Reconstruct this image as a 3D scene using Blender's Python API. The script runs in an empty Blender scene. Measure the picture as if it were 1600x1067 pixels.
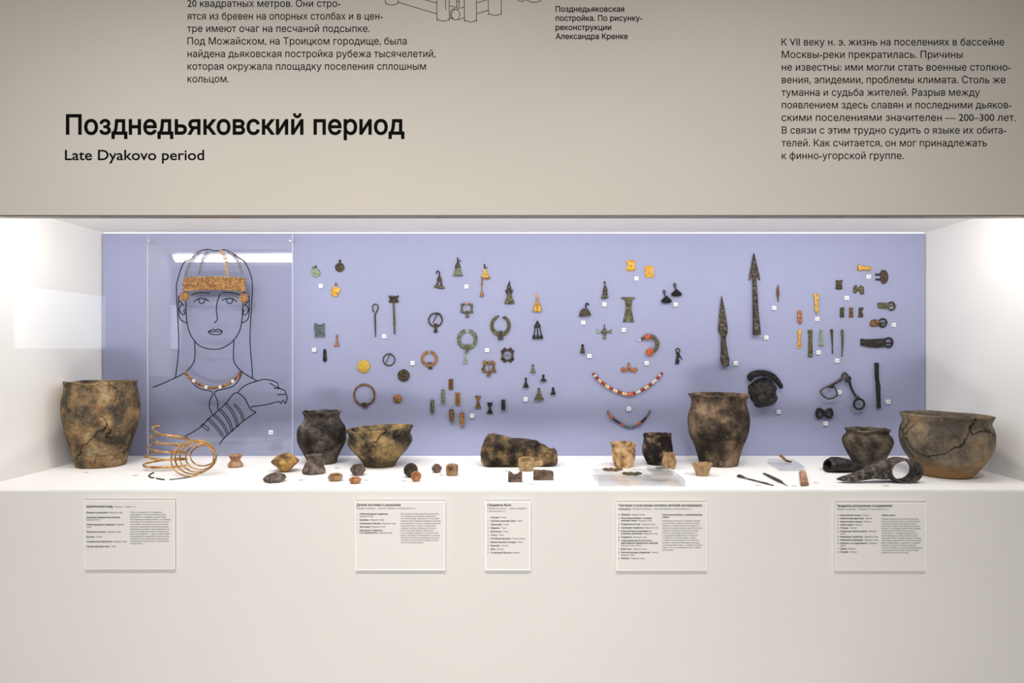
import bpy, bmesh, math, random
import numpy as np
from mathutils import Vector, noise
from mathutils.geometry import delaunay_2d_cdt
random.seed(7)
C = bpy.context.scene.collection
PI = math.pi

# ------------------------------------------------------------------ camera
F, PX, PY, DF, EYE = 1067.0, 810.0, 546.0, 1.443, 1.30     # focal length in pixels, principal point, distance to the case front, eye height
cam_data = bpy.data.cameras.new('camera')
cam = bpy.data.objects.new('camera', cam_data); C.objects.link(cam)
cam.location = (0, -DF, EYE); cam.rotation_euler = (PI/2, 0, 0)
cam_data.sensor_width = 36; cam_data.lens = F/1600*36
cam_data.shift_x = -(PX-800)/1600; cam_data.shift_y = (PY-533.5)/1600
cam_data.clip_start = 0.02
bpy.context.scene.camera = cam
# ------------------------------------------------------------------ light and exposure
LED = 26.0
vs = bpy.context.scene.view_settings
vs.view_transform = 'Standard'; vs.look = 'None'; vs.gamma = 1; vs.use_curve_mapping = False
vs.exposure = 0.0
world = bpy.data.worlds.new('world'); bpy.context.scene.world = world; world.use_nodes = True
world.node_tree.nodes['Background'].inputs[0].default_value = (1.0, 0.97, 0.92, 1)
world.node_tree.nodes['Background'].inputs[1].default_value = 0.17
def area(name, loc, target, sx, sy, power, col):
    l = bpy.data.lights.new(name, 'AREA'); l.shape = 'RECTANGLE'; l.size = sx; l.size_y = sy; l.energy = power; l.color = col
    o = bpy.data.objects.new(name, l); C.objects.link(o); o.location = loc
    o.rotation_euler = (Vector(target)-Vector(loc)).to_track_quat('-Z', 'Y').to_euler()
    return o
def spot(name, loc, target, power, angle, blend, col, size=0.06):
    l = bpy.data.lights.new(name, 'SPOT'); l.energy = power; l.spot_size = math.radians(angle); l.spot_blend = blend; l.color = col; l.shadow_soft_size = size
    o = bpy.data.objects.new(name, l); C.objects.link(o); o.location = loc
    o.rotation_euler = (Vector(target)-Vector(loc)).to_track_quat('-Z', 'Y').to_euler()
    return o
WARM = (1.0, 0.965, 0.92)
area('low_fill_light', (-0.15, -2.4, 0.22), (-0.1, 0, 0.95), 1.2, 0.3, 34, WARM)  # added low lamp out of view, fills the front walls and the panel top
for x, p in ((-1.0, 72), (-0.42, 66), (0.16, 60), (0.74, 52)):
    spot('ceiling_spot', (x, -1.25, 2.9), (x*0.92, 0, 0.72), p*0.9, 67, 1.0, WARM)

# ------------------------------------------------------------------ materials
def nodes(name):
    m = bpy.data.materials.new(name); m.use_nodes = True
    nt = m.node_tree; return m, nt, nt.nodes['Principled BSDF']
def N(nt, t, **k):
    n = nt.nodes.new(t)
    for a, b in k.items(): setattr(n, a, b)
    return n
def ramp(nt, cols, stops=None):
    r = N(nt, 'ShaderNodeValToRGB'); e = r.color_ramp.elements
    n = len(cols); stops = stops or [0.37+0.26*i/(n-1) for i in range(n)]
    while len(e) < n: e.new(0.5)
    for i in range(n): e[i].position = stops[i]; e[i].color = (*cols[i], 1)
    return r
def flat(name, col, rough=0.6, metal=0.0, spec=0.5):
    m, nt, b = nodes(name)
    b.inputs['Base Color'].default_value = (*col, 1); b.inputs['Roughness'].default_value = rough
    b.inputs['Metallic'].default_value = metal; b.inputs['Specular IOR Level'].default_value = spec
    return m
def relic(name, cols, scale=180, rough=0.6, metal=0.0, bump=0.35, dist=0.002, stops=None, cracks=None, fine=True, spec=0.28, specks=None, band=None):
    """aged metal, clay or stone: blotchy colour in two noise sizes, pitted surface, optional dark crack lines"""
    m, nt, b = nodes(name); L = nt.links.new
    tc = N(nt, 'ShaderNodeTexCoord')
    n1 = N(nt, 'ShaderNodeTexNoise'); n1.inputs['Scale'].default_value = scale; n1.inputs['Detail'].default_value = 7; n1.inputs['Roughness'].default_value = 0.62
    L(tc.outputs['Object'], n1.inputs['Vector'])
    r = ramp(nt, cols, stops); L(n1.outputs['Fac'], r.inputs[0])
    col = r.outputs[0]
    n2 = N(nt, 'ShaderNodeTexNoise'); n2.inputs['Scale'].default_value = scale*6; n2.inputs['Detail'].default_value = 5; n2.inputs['Roughness'].default_value = 0.7
    L(tc.outputs['Object'], n2.inputs['Vector'])
    if fine:
        r2 = ramp(nt, [(0.55, 0.53, 0.5), (1, 1, 1), (1.3, 1.28, 1.22)], [0.33, 0.5, 0.68]); L(n2.outputs['Fac'], r2.inputs[0])
        mx = N(nt, 'ShaderNodeMix', data_type='RGBA', blend_type='MULTIPLY'); mx.inputs[0].default_value = 1
        L(col, mx.inputs[6]); L(r2.outputs[0], mx.inputs[7]); col = mx.outputs[2]
    h = n2.outputs['Fac']
    if cracks:
        v = N(nt, 'ShaderNodeTexVoronoi', feature='DISTANCE_TO_EDGE'); v.inputs['Scale'].default_value = cracks
        nd = N(nt, 'ShaderNodeTexNoise'); nd.inputs['Scale'].default_value = cracks*1.6; nd.inputs['Detail'].default_value = 5; L(tc.outputs['Object'], nd.inputs['Vector'])
        ad = N(nt, 'ShaderNodeMixRGB', blend_type='ADD'); ad.inputs[0].default_value = 0.9/cracks
        L(tc.outputs['Object'], ad.inputs[1]); L(nd.outputs['Color'], ad.inputs[2]); L(ad.outputs[0], v.inputs['Vector'])
        r3 = ramp(nt, [(0.12, 0.09, 0.07), (1, 1, 1)], [0.004, 0.02]); L(v.outputs['Distance'], r3.inputs[0])
        nm = N(nt, 'ShaderNodeTexNoise'); nm.inputs['Scale'].default_value = cracks*0.9; nm.inputs['Detail'].default_value = 2; L(ad.outputs[0], nm.inputs['Vector'])
        rm = ramp(nt, [(0, 0, 0), (1, 1, 1)], [0.44, 0.52]); L(nm.outputs['Fac'], rm.inputs[0])
        mx2 = N(nt, 'ShaderNodeMix', data_type='RGBA', blend_type='MULTIPLY'); L(rm.outputs[0], mx2.inputs[0])
        L(col, mx2.inputs[6]); L(r3.outputs[0], mx2.inputs[7]); col = mx2.outputs[2]
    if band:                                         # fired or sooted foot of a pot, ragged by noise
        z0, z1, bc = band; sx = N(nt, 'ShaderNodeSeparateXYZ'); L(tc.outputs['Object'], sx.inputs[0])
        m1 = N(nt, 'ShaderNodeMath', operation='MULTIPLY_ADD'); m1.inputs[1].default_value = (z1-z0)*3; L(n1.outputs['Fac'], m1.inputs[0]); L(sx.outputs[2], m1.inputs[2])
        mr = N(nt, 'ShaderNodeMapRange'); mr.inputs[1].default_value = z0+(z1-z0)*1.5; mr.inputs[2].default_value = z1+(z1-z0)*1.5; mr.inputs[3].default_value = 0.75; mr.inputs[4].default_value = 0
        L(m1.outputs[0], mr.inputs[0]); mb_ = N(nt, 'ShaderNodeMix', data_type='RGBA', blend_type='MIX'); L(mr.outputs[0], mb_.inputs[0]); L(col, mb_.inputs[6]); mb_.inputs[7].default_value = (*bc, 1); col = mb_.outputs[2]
    if specks:
        ns = N(nt, 'ShaderNodeTexNoise'); ns.inputs['Scale'].default_value = scale*13; ns.inputs['Detail'].default_value = 3; L(tc.outputs['Object'], ns.inputs['Vector'])
        rs = ramp(nt, [(0, 0, 0), (1, 1, 1)], [0.66, 0.78]); L(ns.outputs['Fac'], rs.inputs[0])
        mx3 = N(nt, 'ShaderNodeMix', data_type='RGBA', blend_type='MIX'); L(rs.outputs[0], mx3.inputs[0]); mx3.inputs[7].default_value = (*specks, 1)
        L(col, mx3.inputs[6]); col = mx3.outputs[2]
    L(col, b.inputs['Base Color'])
    bp = N(nt, 'ShaderNodeBump'); bp.inputs['Strength'].default_value = bump; bp.inputs['Distance'].default_value = dist
    L(h, bp.inputs['Height']); L(bp.outputs[0], b.inputs['Normal'])
    b.inputs['Roughness'].default_value = rough; b.inputs['Metallic'].default_value = metal; b.inputs['Specular IOR Level'].default_value = spec
    return m
def wallpaint(name, col, rough=0.75, var=0.02, spec=0.3):
    m, nt, b = nodes(name); L = nt.links.new
    tc = N(nt, 'ShaderNodeTexCoord'); n = N(nt, 'ShaderNodeTexNoise'); n.inputs['Scale'].default_value = 2.5; n.inputs['Detail'].default_value = 6
    L(tc.outputs['Object'], n.inputs['Vector'])
    lo = tuple(c*(1-var) for c in col); hi = tuple(min(1, c*(1+var)) for c in col)
    r = ramp(nt, [lo, hi], [0.3, 0.7]); L(n.outputs['Fac'], r.inputs[0]); L(r.outputs[0], b.inputs['Base Color'])
    n2 = N(nt, 'ShaderNodeTexNoise'); n2.inputs['Scale'].default_value = 900; L(tc.outputs['Object'], n2.inputs['Vector'])
    bp = N(nt, 'ShaderNodeBump'); bp.inputs['Strength'].default_value = 0.06; bp.inputs['Distance'].default_value = 0.0005
    L(n2.outputs['Fac'], bp.inputs['Height']); L(bp.outputs[0], b.inputs['Normal'])
    b.inputs['Roughness'].default_value = rough; b.inputs['Specular IOR Level'].default_value = spec
    return m
def thin_glass(name, ior=1.5, tint=(1, 1, 1)):
    m = bpy.data.materials.new(name); m.use_nodes = True; nt = m.node_tree; nt.nodes.clear(); L = nt.links.new
    o = N(nt, 'ShaderNodeOutputMaterial'); mx = N(nt, 'ShaderNodeMixShader'); fr = N(nt, 'ShaderNodeFresnel')
    ge = N(nt, 'ShaderNodeNewGeometry'); mi = N(nt, 'ShaderNodeMix'); mi.inputs[2].default_value = ior; mi.inputs[3].default_value = 1/ior   # same reflectance on both sides of the thin sheet
    L(ge.outputs['Backfacing'], mi.inputs[0]); L(mi.outputs[0], fr.inputs[0])
    t = N(nt, 'ShaderNodeBsdfTransparent'); t.inputs[0].default_value = (*tint, 1)
    g = N(nt, 'ShaderNodeBsdfGlossy'); g.inputs['Roughness'].default_value = 0.0
    L(fr.outputs[0], mx.inputs[0]); L(t.outputs[0], mx.inputs[1]); L(g.outputs[0], mx.inputs[2]); L(mx.outputs[0], o.inputs[0])
    return m
def solid_glass(name):
    m, nt, b = nodes(name)
    b.inputs['Base Color'].default_value = (1, 1, 1, 1); b.inputs['Roughness'].default_value = 0.0
    b.inputs['Transmission Weight'].default_value = 1; b.inputs['IOR'].default_value = 1.49
    t = N(nt, 'ShaderNodeBsdfTransparent'); mx = N(nt, 'ShaderNodeMixShader'); mx.inputs[0].default_value = 0.6
    nt.links.new(t.outputs[0], mx.inputs[1]); nt.links.new(b.outputs[0], mx.inputs[2]); nt.links.new(mx.outputs[0], nt.nodes['Material Output'].inputs[0])
    return m
def emit(name, col, s):
    m = bpy.data.materials.new(name); m.use_nodes = True; nt = m.node_tree; nt.nodes.clear()
    o = N(nt, 'ShaderNodeOutputMaterial'); e = N(nt, 'ShaderNodeEmission'); e.inputs[0].default_value = (*col, 1); e.inputs[1].default_value = s
    nt.links.new(e.outputs[0], o.inputs[0]); return m

M = dict(
 header=wallpaint('cream_wall_dimmed', (0.58, 0.545, 0.495)),  # toned darker than the plinth: weaker light up here put into the colour
 plinth=wallpaint('plinth_paint', (0.74, 0.72, 0.695)),
 white=wallpaint('white_case_lining', (0.88, 0.865, 0.84), 0.6),
 shelf=wallpaint('white_shelf_paint', (0.89, 0.88, 0.86), 0.55),
 blue=wallpaint('blue_panel_paint', (0.315, 0.335, 0.50), 0.75, 0.03),
 profile=flat('grey_metal_profile', (0.22, 0.19, 0.16), 0.5, 0.3),
 ink=flat('black_ink', (0.004, 0.004, 0.004), 0.8, 0, 0.05), softink=flat('grey_black_ink', (0.03, 0.028, 0.027), 0.8, 0, 0.1),
 line=flat('brown_line_ink', (0.02, 0.014, 0.01), 0.8, 0, 0.1),
 tag=flat('white_tag', (0.85, 0.85, 0.86), 0.5), tagink=flat('tag_ink', (0.12, 0.12, 0.14), 0.6),
 wire=flat('black_wire', (0.003, 0.003, 0.006), 0.45, 0, 0.15),
 glass=thin_glass('case_glass', 1.38), acryl=thin_glass('clear_acrylic_sheet', 1.5), block=solid_glass('clear_acrylic_block'), tagclear=thin_glass('clear_tag', 1.15),
 plate=flat('caption_acrylic', (0.76, 0.74, 0.715), 0.55, 0, 0.3), plate_edge=flat('caption_acrylic_edge', (0.9, 0.88, 0.84), 0.3),
 led=emit('led_diffuser', (1.0, 0.975, 0.94), LED), slot=emit('light_slot', (1.0, 0.985, 0.96), 1.25), edge=flat('acrylic_edge', (0.66, 0.69, 0.76), 0.3), alu=flat('aluminium', (0.7, 0.7, 0.7), 0.35, 0.8),
 floor=wallpaint('grey_floor', (0.30, 0.285, 0.265), 0.5), rear=wallpaint('rear_wall_paint', (0.26, 0.25, 0.24)),
 screen=emit('lit_screen', (0.70, 0.86, 1.0), 3.0),
 iron=relic('dark_iron', [(0.005, 0.005, 0.006), (0.016, 0.014, 0.013), (0.06, 0.050, 0.043)], 110, 0.55, 0.1),
 black=relic('black_iron', [(0.002, 0.002, 0.003), (0.006, 0.005, 0.006), (0.03, 0.025, 0.023)], 90, 0.55, 0.05, 0.6),
 greyiron=relic('grey_brown_iron', [(0.016, 0.013, 0.011), (0.055, 0.043, 0.035), (0.20, 0.16, 0.125)], 120, 0.55, 0.2),
 bronze=relic('dark_bronze', [(0.014, 0.011, 0.008), (0.055, 0.038, 0.025), (0.17, 0.125, 0.075)], 260, 0.45, 0.3),
 olive=relic('olive_bronze', [(0.03, 0.028, 0.014), (0.095, 0.085, 0.045), (0.24, 0.22, 0.12)], 260, 0.5, 0.25),
 green=relic('green_patina', [(0.045, 0.052, 0.03), (0.125, 0.155, 0.085), (0.30, 0.34, 0.21)], 260, 0.6, 0.1),
 pale=relic('pale_green_patina', [(0.10, 0.16, 0.095), (0.21, 0.31, 0.20), (0.40, 0.50, 0.36)], 320, 0.6),
 teal=relic('teal_patina', [(0.03, 0.045, 0.04), (0.09, 0.13, 0.12), (0.22, 0.28, 0.26)], 300, 0.6, 0.1),
 gold=relic('gilded_bronze', [(0.34, 0.165, 0.02), (0.62, 0.34, 0.05), (0.92, 0.62, 0.18)], 330, 0.35, 0.35),
 ochre=relic('ochre_bronze', [(0.40, 0.26, 0.03), (0.56, 0.37, 0.06), (0.68, 0.48, 0.11)], 330, 0.5, 0.1),
 copper=relic('red_copper', [(0.12, 0.045, 0.025), (0.36, 0.15, 0.075), (0.66, 0.36, 0.22)], 330, 0.45, 0.25),
 brown=relic('brown_bronze', [(0.04, 0.02, 0.008), (0.15, 0.078, 0.03), (0.40, 0.22, 0.08)], 280, 0.5, 0.2),
 rust=relic('orange_brown_bronze', [(0.10, 0.045, 0.015), (0.29, 0.14, 0.05), (0.5, 0.28, 0.11)], 300, 0.5, 0.1),
 enamel=relic('red_enamel', [(0.22, 0.03, 0.012), (0.50, 0.09, 0.03), (0.62, 0.16, 0.06)], 260, 0.3, 0, 0.1),
 redbead=relic('red_glass_bead', [(0.14, 0.01, 0.008), (0.30, 0.03, 0.02), (0.42, 0.06, 0.03)], 200, 0.25, 0, 0.1),
 orangebead=flat('orange_glass_bead', (0.55, 0.09, 0.03), 0.25), goldbead=flat('gilded_glass_bead', (0.80, 0.62, 0.26), 0.25, 0.3),
 whitebead=flat('pale_glass_bead', (0.80, 0.72, 0.62), 0.3), silver=relic('grey_metal_chain', [(0.05, 0.05, 0.055), (0.16, 0.155, 0.16), (0.4, 0.38, 0.36)], 300, 0.4, 0.5),
 wirebronze=relic('bright_bronze_wire', [(0.20, 0.085, 0.02), (0.48, 0.24, 0.06), (0.72, 0.44, 0.15)], 60, 0.35, 0.55, 0.1),
 band=relic('woven_bronze_band', [(0.17, 0.08, 0.025), (0.38, 0.20, 0.075), (0.60, 0.38, 0.17)], 170, 0.45, 0.25),
 amber=relic('brown_tube_bead', [(0.06, 0.025, 0.01), (0.24, 0.10, 0.03), (0.45, 0.24, 0.09)], 120, 0.4, 0.2),
)

# ------------------------------------------------------------------ mesh building
class Fr:
    """frame of one thing: a point of the photograph, set at its own real depth"""
    def __init__(s, cx, cy, Y):
        s.cx, s.cy, s.Y = cx, cy, Y; s.s = (Y+DF)/F
        s.o = Vector(((cx-PX)*s.s, Y, EYE-(cy-PY)*s.s))
    def L(s, u, v, w=0): return Vector(((u-s.cx)*s.s, -w*s.s, (s.cy-v)*s.s))
SHELF = EYE - 221.0/F*DF
PANEL = 0.477
def WF(cx, cy): return Fr(cx, cy, PANEL)
def depth_of(py): return 221.0*DF/(py-PY) - DF
def SF(px, py):                                     # frame standing on the shelf where the photograph shows its foot
    return Fr(px, py, depth_of(py))
def floor_pt(px, py, h=0.0):
    d = depth_of(py)+DF
    return Vector(((px-PX)*d/F, d-DF, SHELF+h))
def smooth_pts(p, closed=True, k=4):
    n = len(p); out = []
    rng = range(n if closed else n-1)
    for i in rng:
        q = [p[(i+j) % n] if closed else p[min(max(i+j, 0), n-1)] for j in (-1, 0, 1, 2)]
        for a in range(k):
            t = a/k
            out.append(tuple(0.5*(2*q[1][c]+(q[2][c]-q[0][c])*t+(2*q[0][c]-5*q[1][c]+4*q[2][c]-q[3][c])*t*t+(3*q[1][c]-q[0][c]-3*q[2][c]+q[3][c])*t**3) for c in range(len(p[0]))))
    if not closed: out.append(tuple(p[-1]))
    return out
def circ(u, v, r, n=24, a0=0, a1=2*PI, ry=None):
    ry = ry or r
    full = abs(a1-a0) > 6.28
    return [(u+r*math.cos(a0+(a1-a0)*i/(n if full else n-1)), v+ry*math.sin(a0+(a1-a0)*i/(n if full else n-1))) for i in range(n)]
_tc = bpy.data.curves.new('lettering', 'FONT'); _to = bpy.data.objects.new('lettering', _tc)
_tc.body = 'H'; _m = bpy.data.meshes.new_from_object(_to); CAP = max(v.co.y for v in _m.vertices); bpy.data.meshes.remove(_m)
_tc.fill_mode = 'NONE'
def area2(l): return sum(a[0]*b[1]-b[0]*a[1] for a, b in zip(l, l[1:]+l[:1]))
def text_mesh(body, bold, res):
    """letter outlines filled by their winding, so every Cyrillic glyph closes properly"""
    _tc.body = body; _tc.resolution_u = res
    me = bpy.data.meshes.new_from_object(_to)
    co = [(v.co.x, v.co.y) for v in me.vertices]; nxt = {}
    for e in me.edges: nxt.setdefault(e.vertices[0], []).append(e.vertices[1]); nxt.setdefault(e.vertices[1], []).append(e.vertices[0])
    bpy.data.meshes.remove(me); seen = set(); loops = []
    for i in range(len(co)):
        if i in seen or i not in nxt: continue
        lp = [i]; seen.add(i); q = i
        while True:
            c = [k for k in nxt[q] if k not in seen]
            if not c: break
            q = min(c) if q == i else c[0]; seen.add(q); lp.append(q)
        if lp[1:] and lp == sorted(lp): loops.append([co[k] for k in lp])
        else: loops.append([co[k] for k in sorted(lp)])
    loops.sort(key=lambda l: min(p[0] for p in l)); groups = []
    for l in loops:
        a, b = min(p[0] for p in l), max(p[0] for p in l)
        if groups and a < groups[-1][1]-1e-5: groups[-1][0].append(l); groups[-1][1] = max(b, groups[-1][1])
        else: groups.append([[l], b])
    V, T = [], []
    for g, _ in groups:
        pts, ed = [], []
        for l in g:
            n0 = len(pts); pts += [Vector(p) for p in l]; ed += [(n0+i, n0+(i+1) % len(l)) for i in range(len(l))]
        if bold:
            big = max(g, key=lambda l: abs(area2(l))); sg = 1 if area2(big) > 0 else -1; pts = []
            for l in g:
                n = len(l)
                for i in range(n):
                    a, b, c = Vector(l[i-1]), Vector(l[i]), Vector(l[(i+1) % n])
                    e1, e2 = (b-a), (c-b)
                    n1 = Vector((e1.y, -e1.x)).normalized()*sg if e1.length > 1e-9 else Vector((0, 0)); n2 = Vector((e2.y, -e2.x)).normalized()*sg if e2.length > 1e-9 else n1
                    nn = n1+n2; nn = nn.normalized() if nn.length > 1e-6 else n1
                    pts.append(b+nn*bold/max(0.5, nn.dot(n1)))
            k = 0; g2 = []
            for l in g: g2.append([tuple(p) for p in pts[k:k+len(l)]]); k += len(l)
            g = g2
        ov, oe, of, *_r = delaunay_2d_cdt(pts, ed, [], 0, 1e-6)
        A = np.array([p for l in g for p in l]); B = np.array([p for l in g for p in l[1:]+l[:1]])
        if not of: continue
        ce = np.array([[sum(ov[i][c] for i in f)/len(f) for c in (0, 1)] for f in of])
        ay, by = A[None, :, 1], B[None, :, 1]; px_, py_ = ce[:, 0:1], ce[:, 1:2]
        side = (B[None, :, 0]-A[None, :, 0])*(py_-ay)-(px_-A[None, :, 0])*(by-ay)
        wn = ((ay <= py_) & (by > py_) & (side > 0)).sum(1)-((ay > py_) & (by <= py_) & (side < 0)).sum(1)
        n0 = len(V); V += [(p[0], p[1]) for p in ov]; T += [tuple(n0+i for i in f) for f, k in zip(of, wn) if k != 0]
    return V, T
class MB:
    def __init__(s, fr): s.bm = bmesh.new(); s.fr = fr
    def add(s, verts, faces):
        vs_ = [s.bm.verts.new(v) for v in verts]
        for f in faces:
            try: s.bm.faces.new([vs_[i] for i in f])
            except ValueError: pass
        return vs_
    def shape(s, outer, holes=(), t=2.5, b=0.6, w0=0.15, smooth=False, k=4):
        cu = bpy.data.curves.new('o', 'CURVE'); cu.dimensions = '2D'; cu.fill_mode = 'BOTH'
        for pts in (outer, *holes):
            if smooth: pts = smooth_pts(pts, True, k)
            sp = cu.splines.new('POLY'); sp.points.add(len(pts)-1); sp.use_cyclic_u = True
            for p, q in zip(sp.points, pts): p.co = (q[0]-s.fr.cx, s.fr.cy-q[1], 0, 1)
        cu.extrude = max(t/2-b, 0.01); cu.bevel_depth = b; cu.offset = -b; cu.bevel_resolution = 1
        ob = bpy.data.objects.new('o', cu); me = bpy.data.meshes.new_from_object(ob)
        k_ = s.fr.s
        s.add([Vector((v.co.x*k_, -(v.co.z+t/2+w0)*k_, v.co.y*k_)) for v in me.vertices], [list(p.vertices) for p in me.polygons])
        bpy.data.objects.remove(ob); bpy.data.curves.remove(cu); bpy.data.meshes.remove(me)
        bmesh.ops.remove_doubles(s.bm, verts=s.bm.verts, dist=1e-6)
        return s
    def tubeL(s, P, R, closed=False, n=8, flat=1.0):
        """tube through points already in the thing's own metres"""
        m = len(P)
        if not isinstance(R, (list, tuple)): R = [R]*m
        rings = []; up = None
        for i in range(m):
            a = P[(i-1) % m] if closed or i > 0 else P[i]; b = P[(i+1) % m] if closed or i < m-1 else P[i]
            t = (b-a).normalized() if (b-a).length > 1e-9 else Vector((0, 0, 1))
            if up is None: up = Vector((0, -1, 0)) if abs(t.y) < 0.9 else Vector((1, 0, 0))
            x = t.cross(up)
            if x.length < 1e-6: x = t.cross(Vector((0.3, 0.2, 1)))
            x.normalize(); up = x.cross(t).normalized()
            rings.append([s.bm.verts.new(P[i]+x*math.cos(2*PI*j/n)*R[i]+up*math.sin(2*PI*j/n)*R[i]*flat) for j in range(n)])
        for i in range(m if closed else m-1):
            A, B = rings[i], rings[(i+1) % m]
            for j in range(n): s.bm.faces.new((A[j], A[(j+1) % n], B[(j+1) % n], B[j]))
        if not closed:
            s.bm.faces.new(rings[0][::-1]); s.bm.faces.new(rings[-1])
        return s
    def tube(s, pts, r, closed=False, n=8, smooth=True, k=4, w=1.2, flat=1.0):
        pts = [(*p, w) if len(p) == 2 else tuple(p) for p in pts]
        if isinstance(r, (list, tuple)): pts = [(*p, q) for p, q in zip(pts, r)]
        else: pts = [(*p, r) for p in pts]
        if smooth: pts = smooth_pts(pts, closed, k)
        return s.tubeL([s.fr.L(*p[:3]) for p in pts], [max(p[3], 0.02)*s.fr.s for p in pts], closed, n, flat)
    def ring(s, u, v, R, r, w=None, n=32, Ry=None, tn=8):
        return s.tube([(x, y, r+0.2 if w is None else w) for x, y in circ(u, v, R, n, ry=Ry)], r, True, tn, smooth=False)
    def lathe(s, prof, c, axis='z', n=20, sx=1.0, sy=1.0, cap=(True, True), wob=0.0, seed=0, closed=False):
        """profile of (radius, height): 'z' height is a photo row, 'y' height is distance off the panel, 'x' height is a photo column"""
        rows = []
        for r, h in prof:
            row = []
            for j in range(n):
                a = 2*PI*j/n; q = r*(1+wob*noise.noise(Vector((math.cos(a)*1.3+seed, math.sin(a)*1.3, h*0.04)))) if wob else r
                p, e = q*math.cos(a)*sx, q*math.sin(a)*sy
                if axis == 'z': co = s.fr.L(c[0]+p, h, c[1]+e)
                elif axis == 'y': co = s.fr.L(c[0]+p, c[1]+e, h)
                else: co = s.fr.L(h, c[0]+p, c[1]+e)
                row.append(s.bm.verts.new(co))
            rows.append(row)
        for A, B in zip(rows, rows[1:]+([rows[0]] if closed else [])):
            for j in range(n): s.bm.faces.new((A[j], A[(j+1) % n], B[(j+1) % n], B[j]))
        if not closed:
            if cap[0]: s.bm.faces.new(rows[0][::-1])
            if cap[1]: s.bm.faces.new(rows[-1])
        return s
    def ball(s, u, v, r, w=None, sy=1.0, sz=1.0, n=14, sx=1.0):
        prof = [(r*math.sin(PI*i/8), -r*sz*math.cos(PI*i/8)+v) for i in range(1, 8)]
        return s.lathe([(p, h) for p, h in prof], (u, r*sy if w is None else w), 'z', n, sx, sy)
    def loft(s, secs, n=18, p=2.0, cap=True):
        """sections (centre, half axis a, half axis b) in photo units, superellipse power p"""
        rows = []
        for c, a, b in secs:
            row = []
            for j in range(n):
                t = 2*PI*j/n; x, y = math.cos(t), math.sin(t)
                x = math.copysign(abs(x)**(2/p), x); y = math.copysign(abs(y)**(2/p), y)
                row.append(s.bm.verts.new(s.fr.L(c[0]+a[0]*x+b[0]*y, c[1]+a[1]*x+b[1]*y, c[2]+a[2]*x+b[2]*y)))
            rows.append(row)
        for A, B in zip(rows, rows[1:]):
            for j in range(n): s.bm.faces.new((A[j], A[(j+1) % n], B[(j+1) % n], B[j]))
        if cap: s.bm.faces.new(rows[0][::-1]); s.bm.faces.new(rows[-1])
        return s
    def box(s, u0, u1, v0, v1, w0, w1):
        P = [s.fr.L(u, v, w) for u in (u0, u1) for v in (v0, v1) for w in (w0, w1)]
        s.add(P, [(0, 1, 3, 2), (4, 6, 7, 5), (0, 4, 5, 1), (2, 3, 7, 6), (0, 2, 6, 4), (1, 5, 7, 3)]); return s
    def boxW(s, lo, hi):
        P = [Vector((x, y, z))-s.fr.o for x in (lo[0], hi[0]) for y in (lo[1], hi[1]) for z in (lo[2], hi[2])]
        s.add(P, [(0, 1, 3, 2), (4, 6, 7, 5), (0, 4, 5, 1), (2, 3, 7, 6), (0, 2, 6, 4), (1, 5, 7, 3)]); return s
    def rough(s, amp, freq, seed=0, sub=0):
        if sub: bmesh.ops.subdivide_edges(s.bm, edges=s.bm.edges[:], cuts=sub, use_grid_fill=True)
        s.bm.normal_update(); k = s.fr.s
        d = [(v, v.normal*noise.fractal(Vector(v.co)/k*freq+Vector((seed, seed*2, 0)), 1.0, 2.0, 3)*amp*k) for v in s.bm.verts]
        for v, q in d: v.co += q
        return s
    def tilt(s, deg, drop=None):
        c, k = math.cos(math.radians(deg)), math.sin(math.radians(deg))
        for v in s.bm.verts: v.co = Vector((v.co.x, v.co.y*c-v.co.z*k, v.co.y*k+v.co.z*c))
        s.drop = min(v.co.z for v in s.bm.verts)-.0003 if drop is None else drop
        for v in s.bm.verts: v.co.z -= s.drop
        return s
    def text(s, body, u0, u1, base, cap, bold=0.0, w=0.15, res=3):
        V, T = text_mesh(body, bold, res)
        x0, x1 = min(v[0] for v in V), max(v[0] for v in V)
        sy = cap/CAP; sx = (u1-u0)/(x1-x0) if u1 else sy
        s.add([s.fr.L(u0+(x-x0)*sx, base-y*sy, w) for x, y in V], T)
        return s
    def build(s, name, mat, parent=None, smooth=True, angle=0.9):
        bmesh.ops.recalc_face_normals(s.bm, faces=s.bm.faces)
        me = bpy.data.meshes.new(name); s.bm.to_mesh(me); s.bm.free(); me.materials.append(mat)
        if smooth:
            for p in me.polygons: p.use_smooth = True
            me.set_sharp_from_angle(angle=angle)
        o = bpy.data.objects.new(name, me); C.objects.link(o)
        if parent: o.parent = parent
        else: o.location = s.fr.o
        return o
def tag(o, label, cat, group=None):
    o['label'] = label; o['category'] = cat
    if group: o['group'] = group
    return o
def item(name, label, cat, fr, parts, group=None, **kw):
    """one thing: a single mesh, or an Empty carrying its parts (name, mesh, material[, label])"""
    if len(parts) == 1 and parts[0][0] is None:
        return tag(parts[0][1].build(name, parts[0][2], **kw), label, cat, group)
    e = bpy.data.objects.new(name, None); C.objects.link(e); e.location = fr.o; e.empty_display_size = 0.01; tag(e, label, cat, group)
    for p in parts:
        c = p[1].build(p[0], p[2], e, **kw)
        if len(p) > 3: c['label'] = p[3]
    return e
def struct(name, lo, hi, mat, parent=None):
    fr = Fr(PX, PY, 0); fr.o = Vector(((lo[0]+hi[0])/2, (lo[1]+hi[1])/2, (lo[2]+hi[2])/2))
    o = MB(fr).boxW(lo, hi).build(name, mat, None, False)
    if not parent: o['kind'] = 'structure'
    return o

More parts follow.
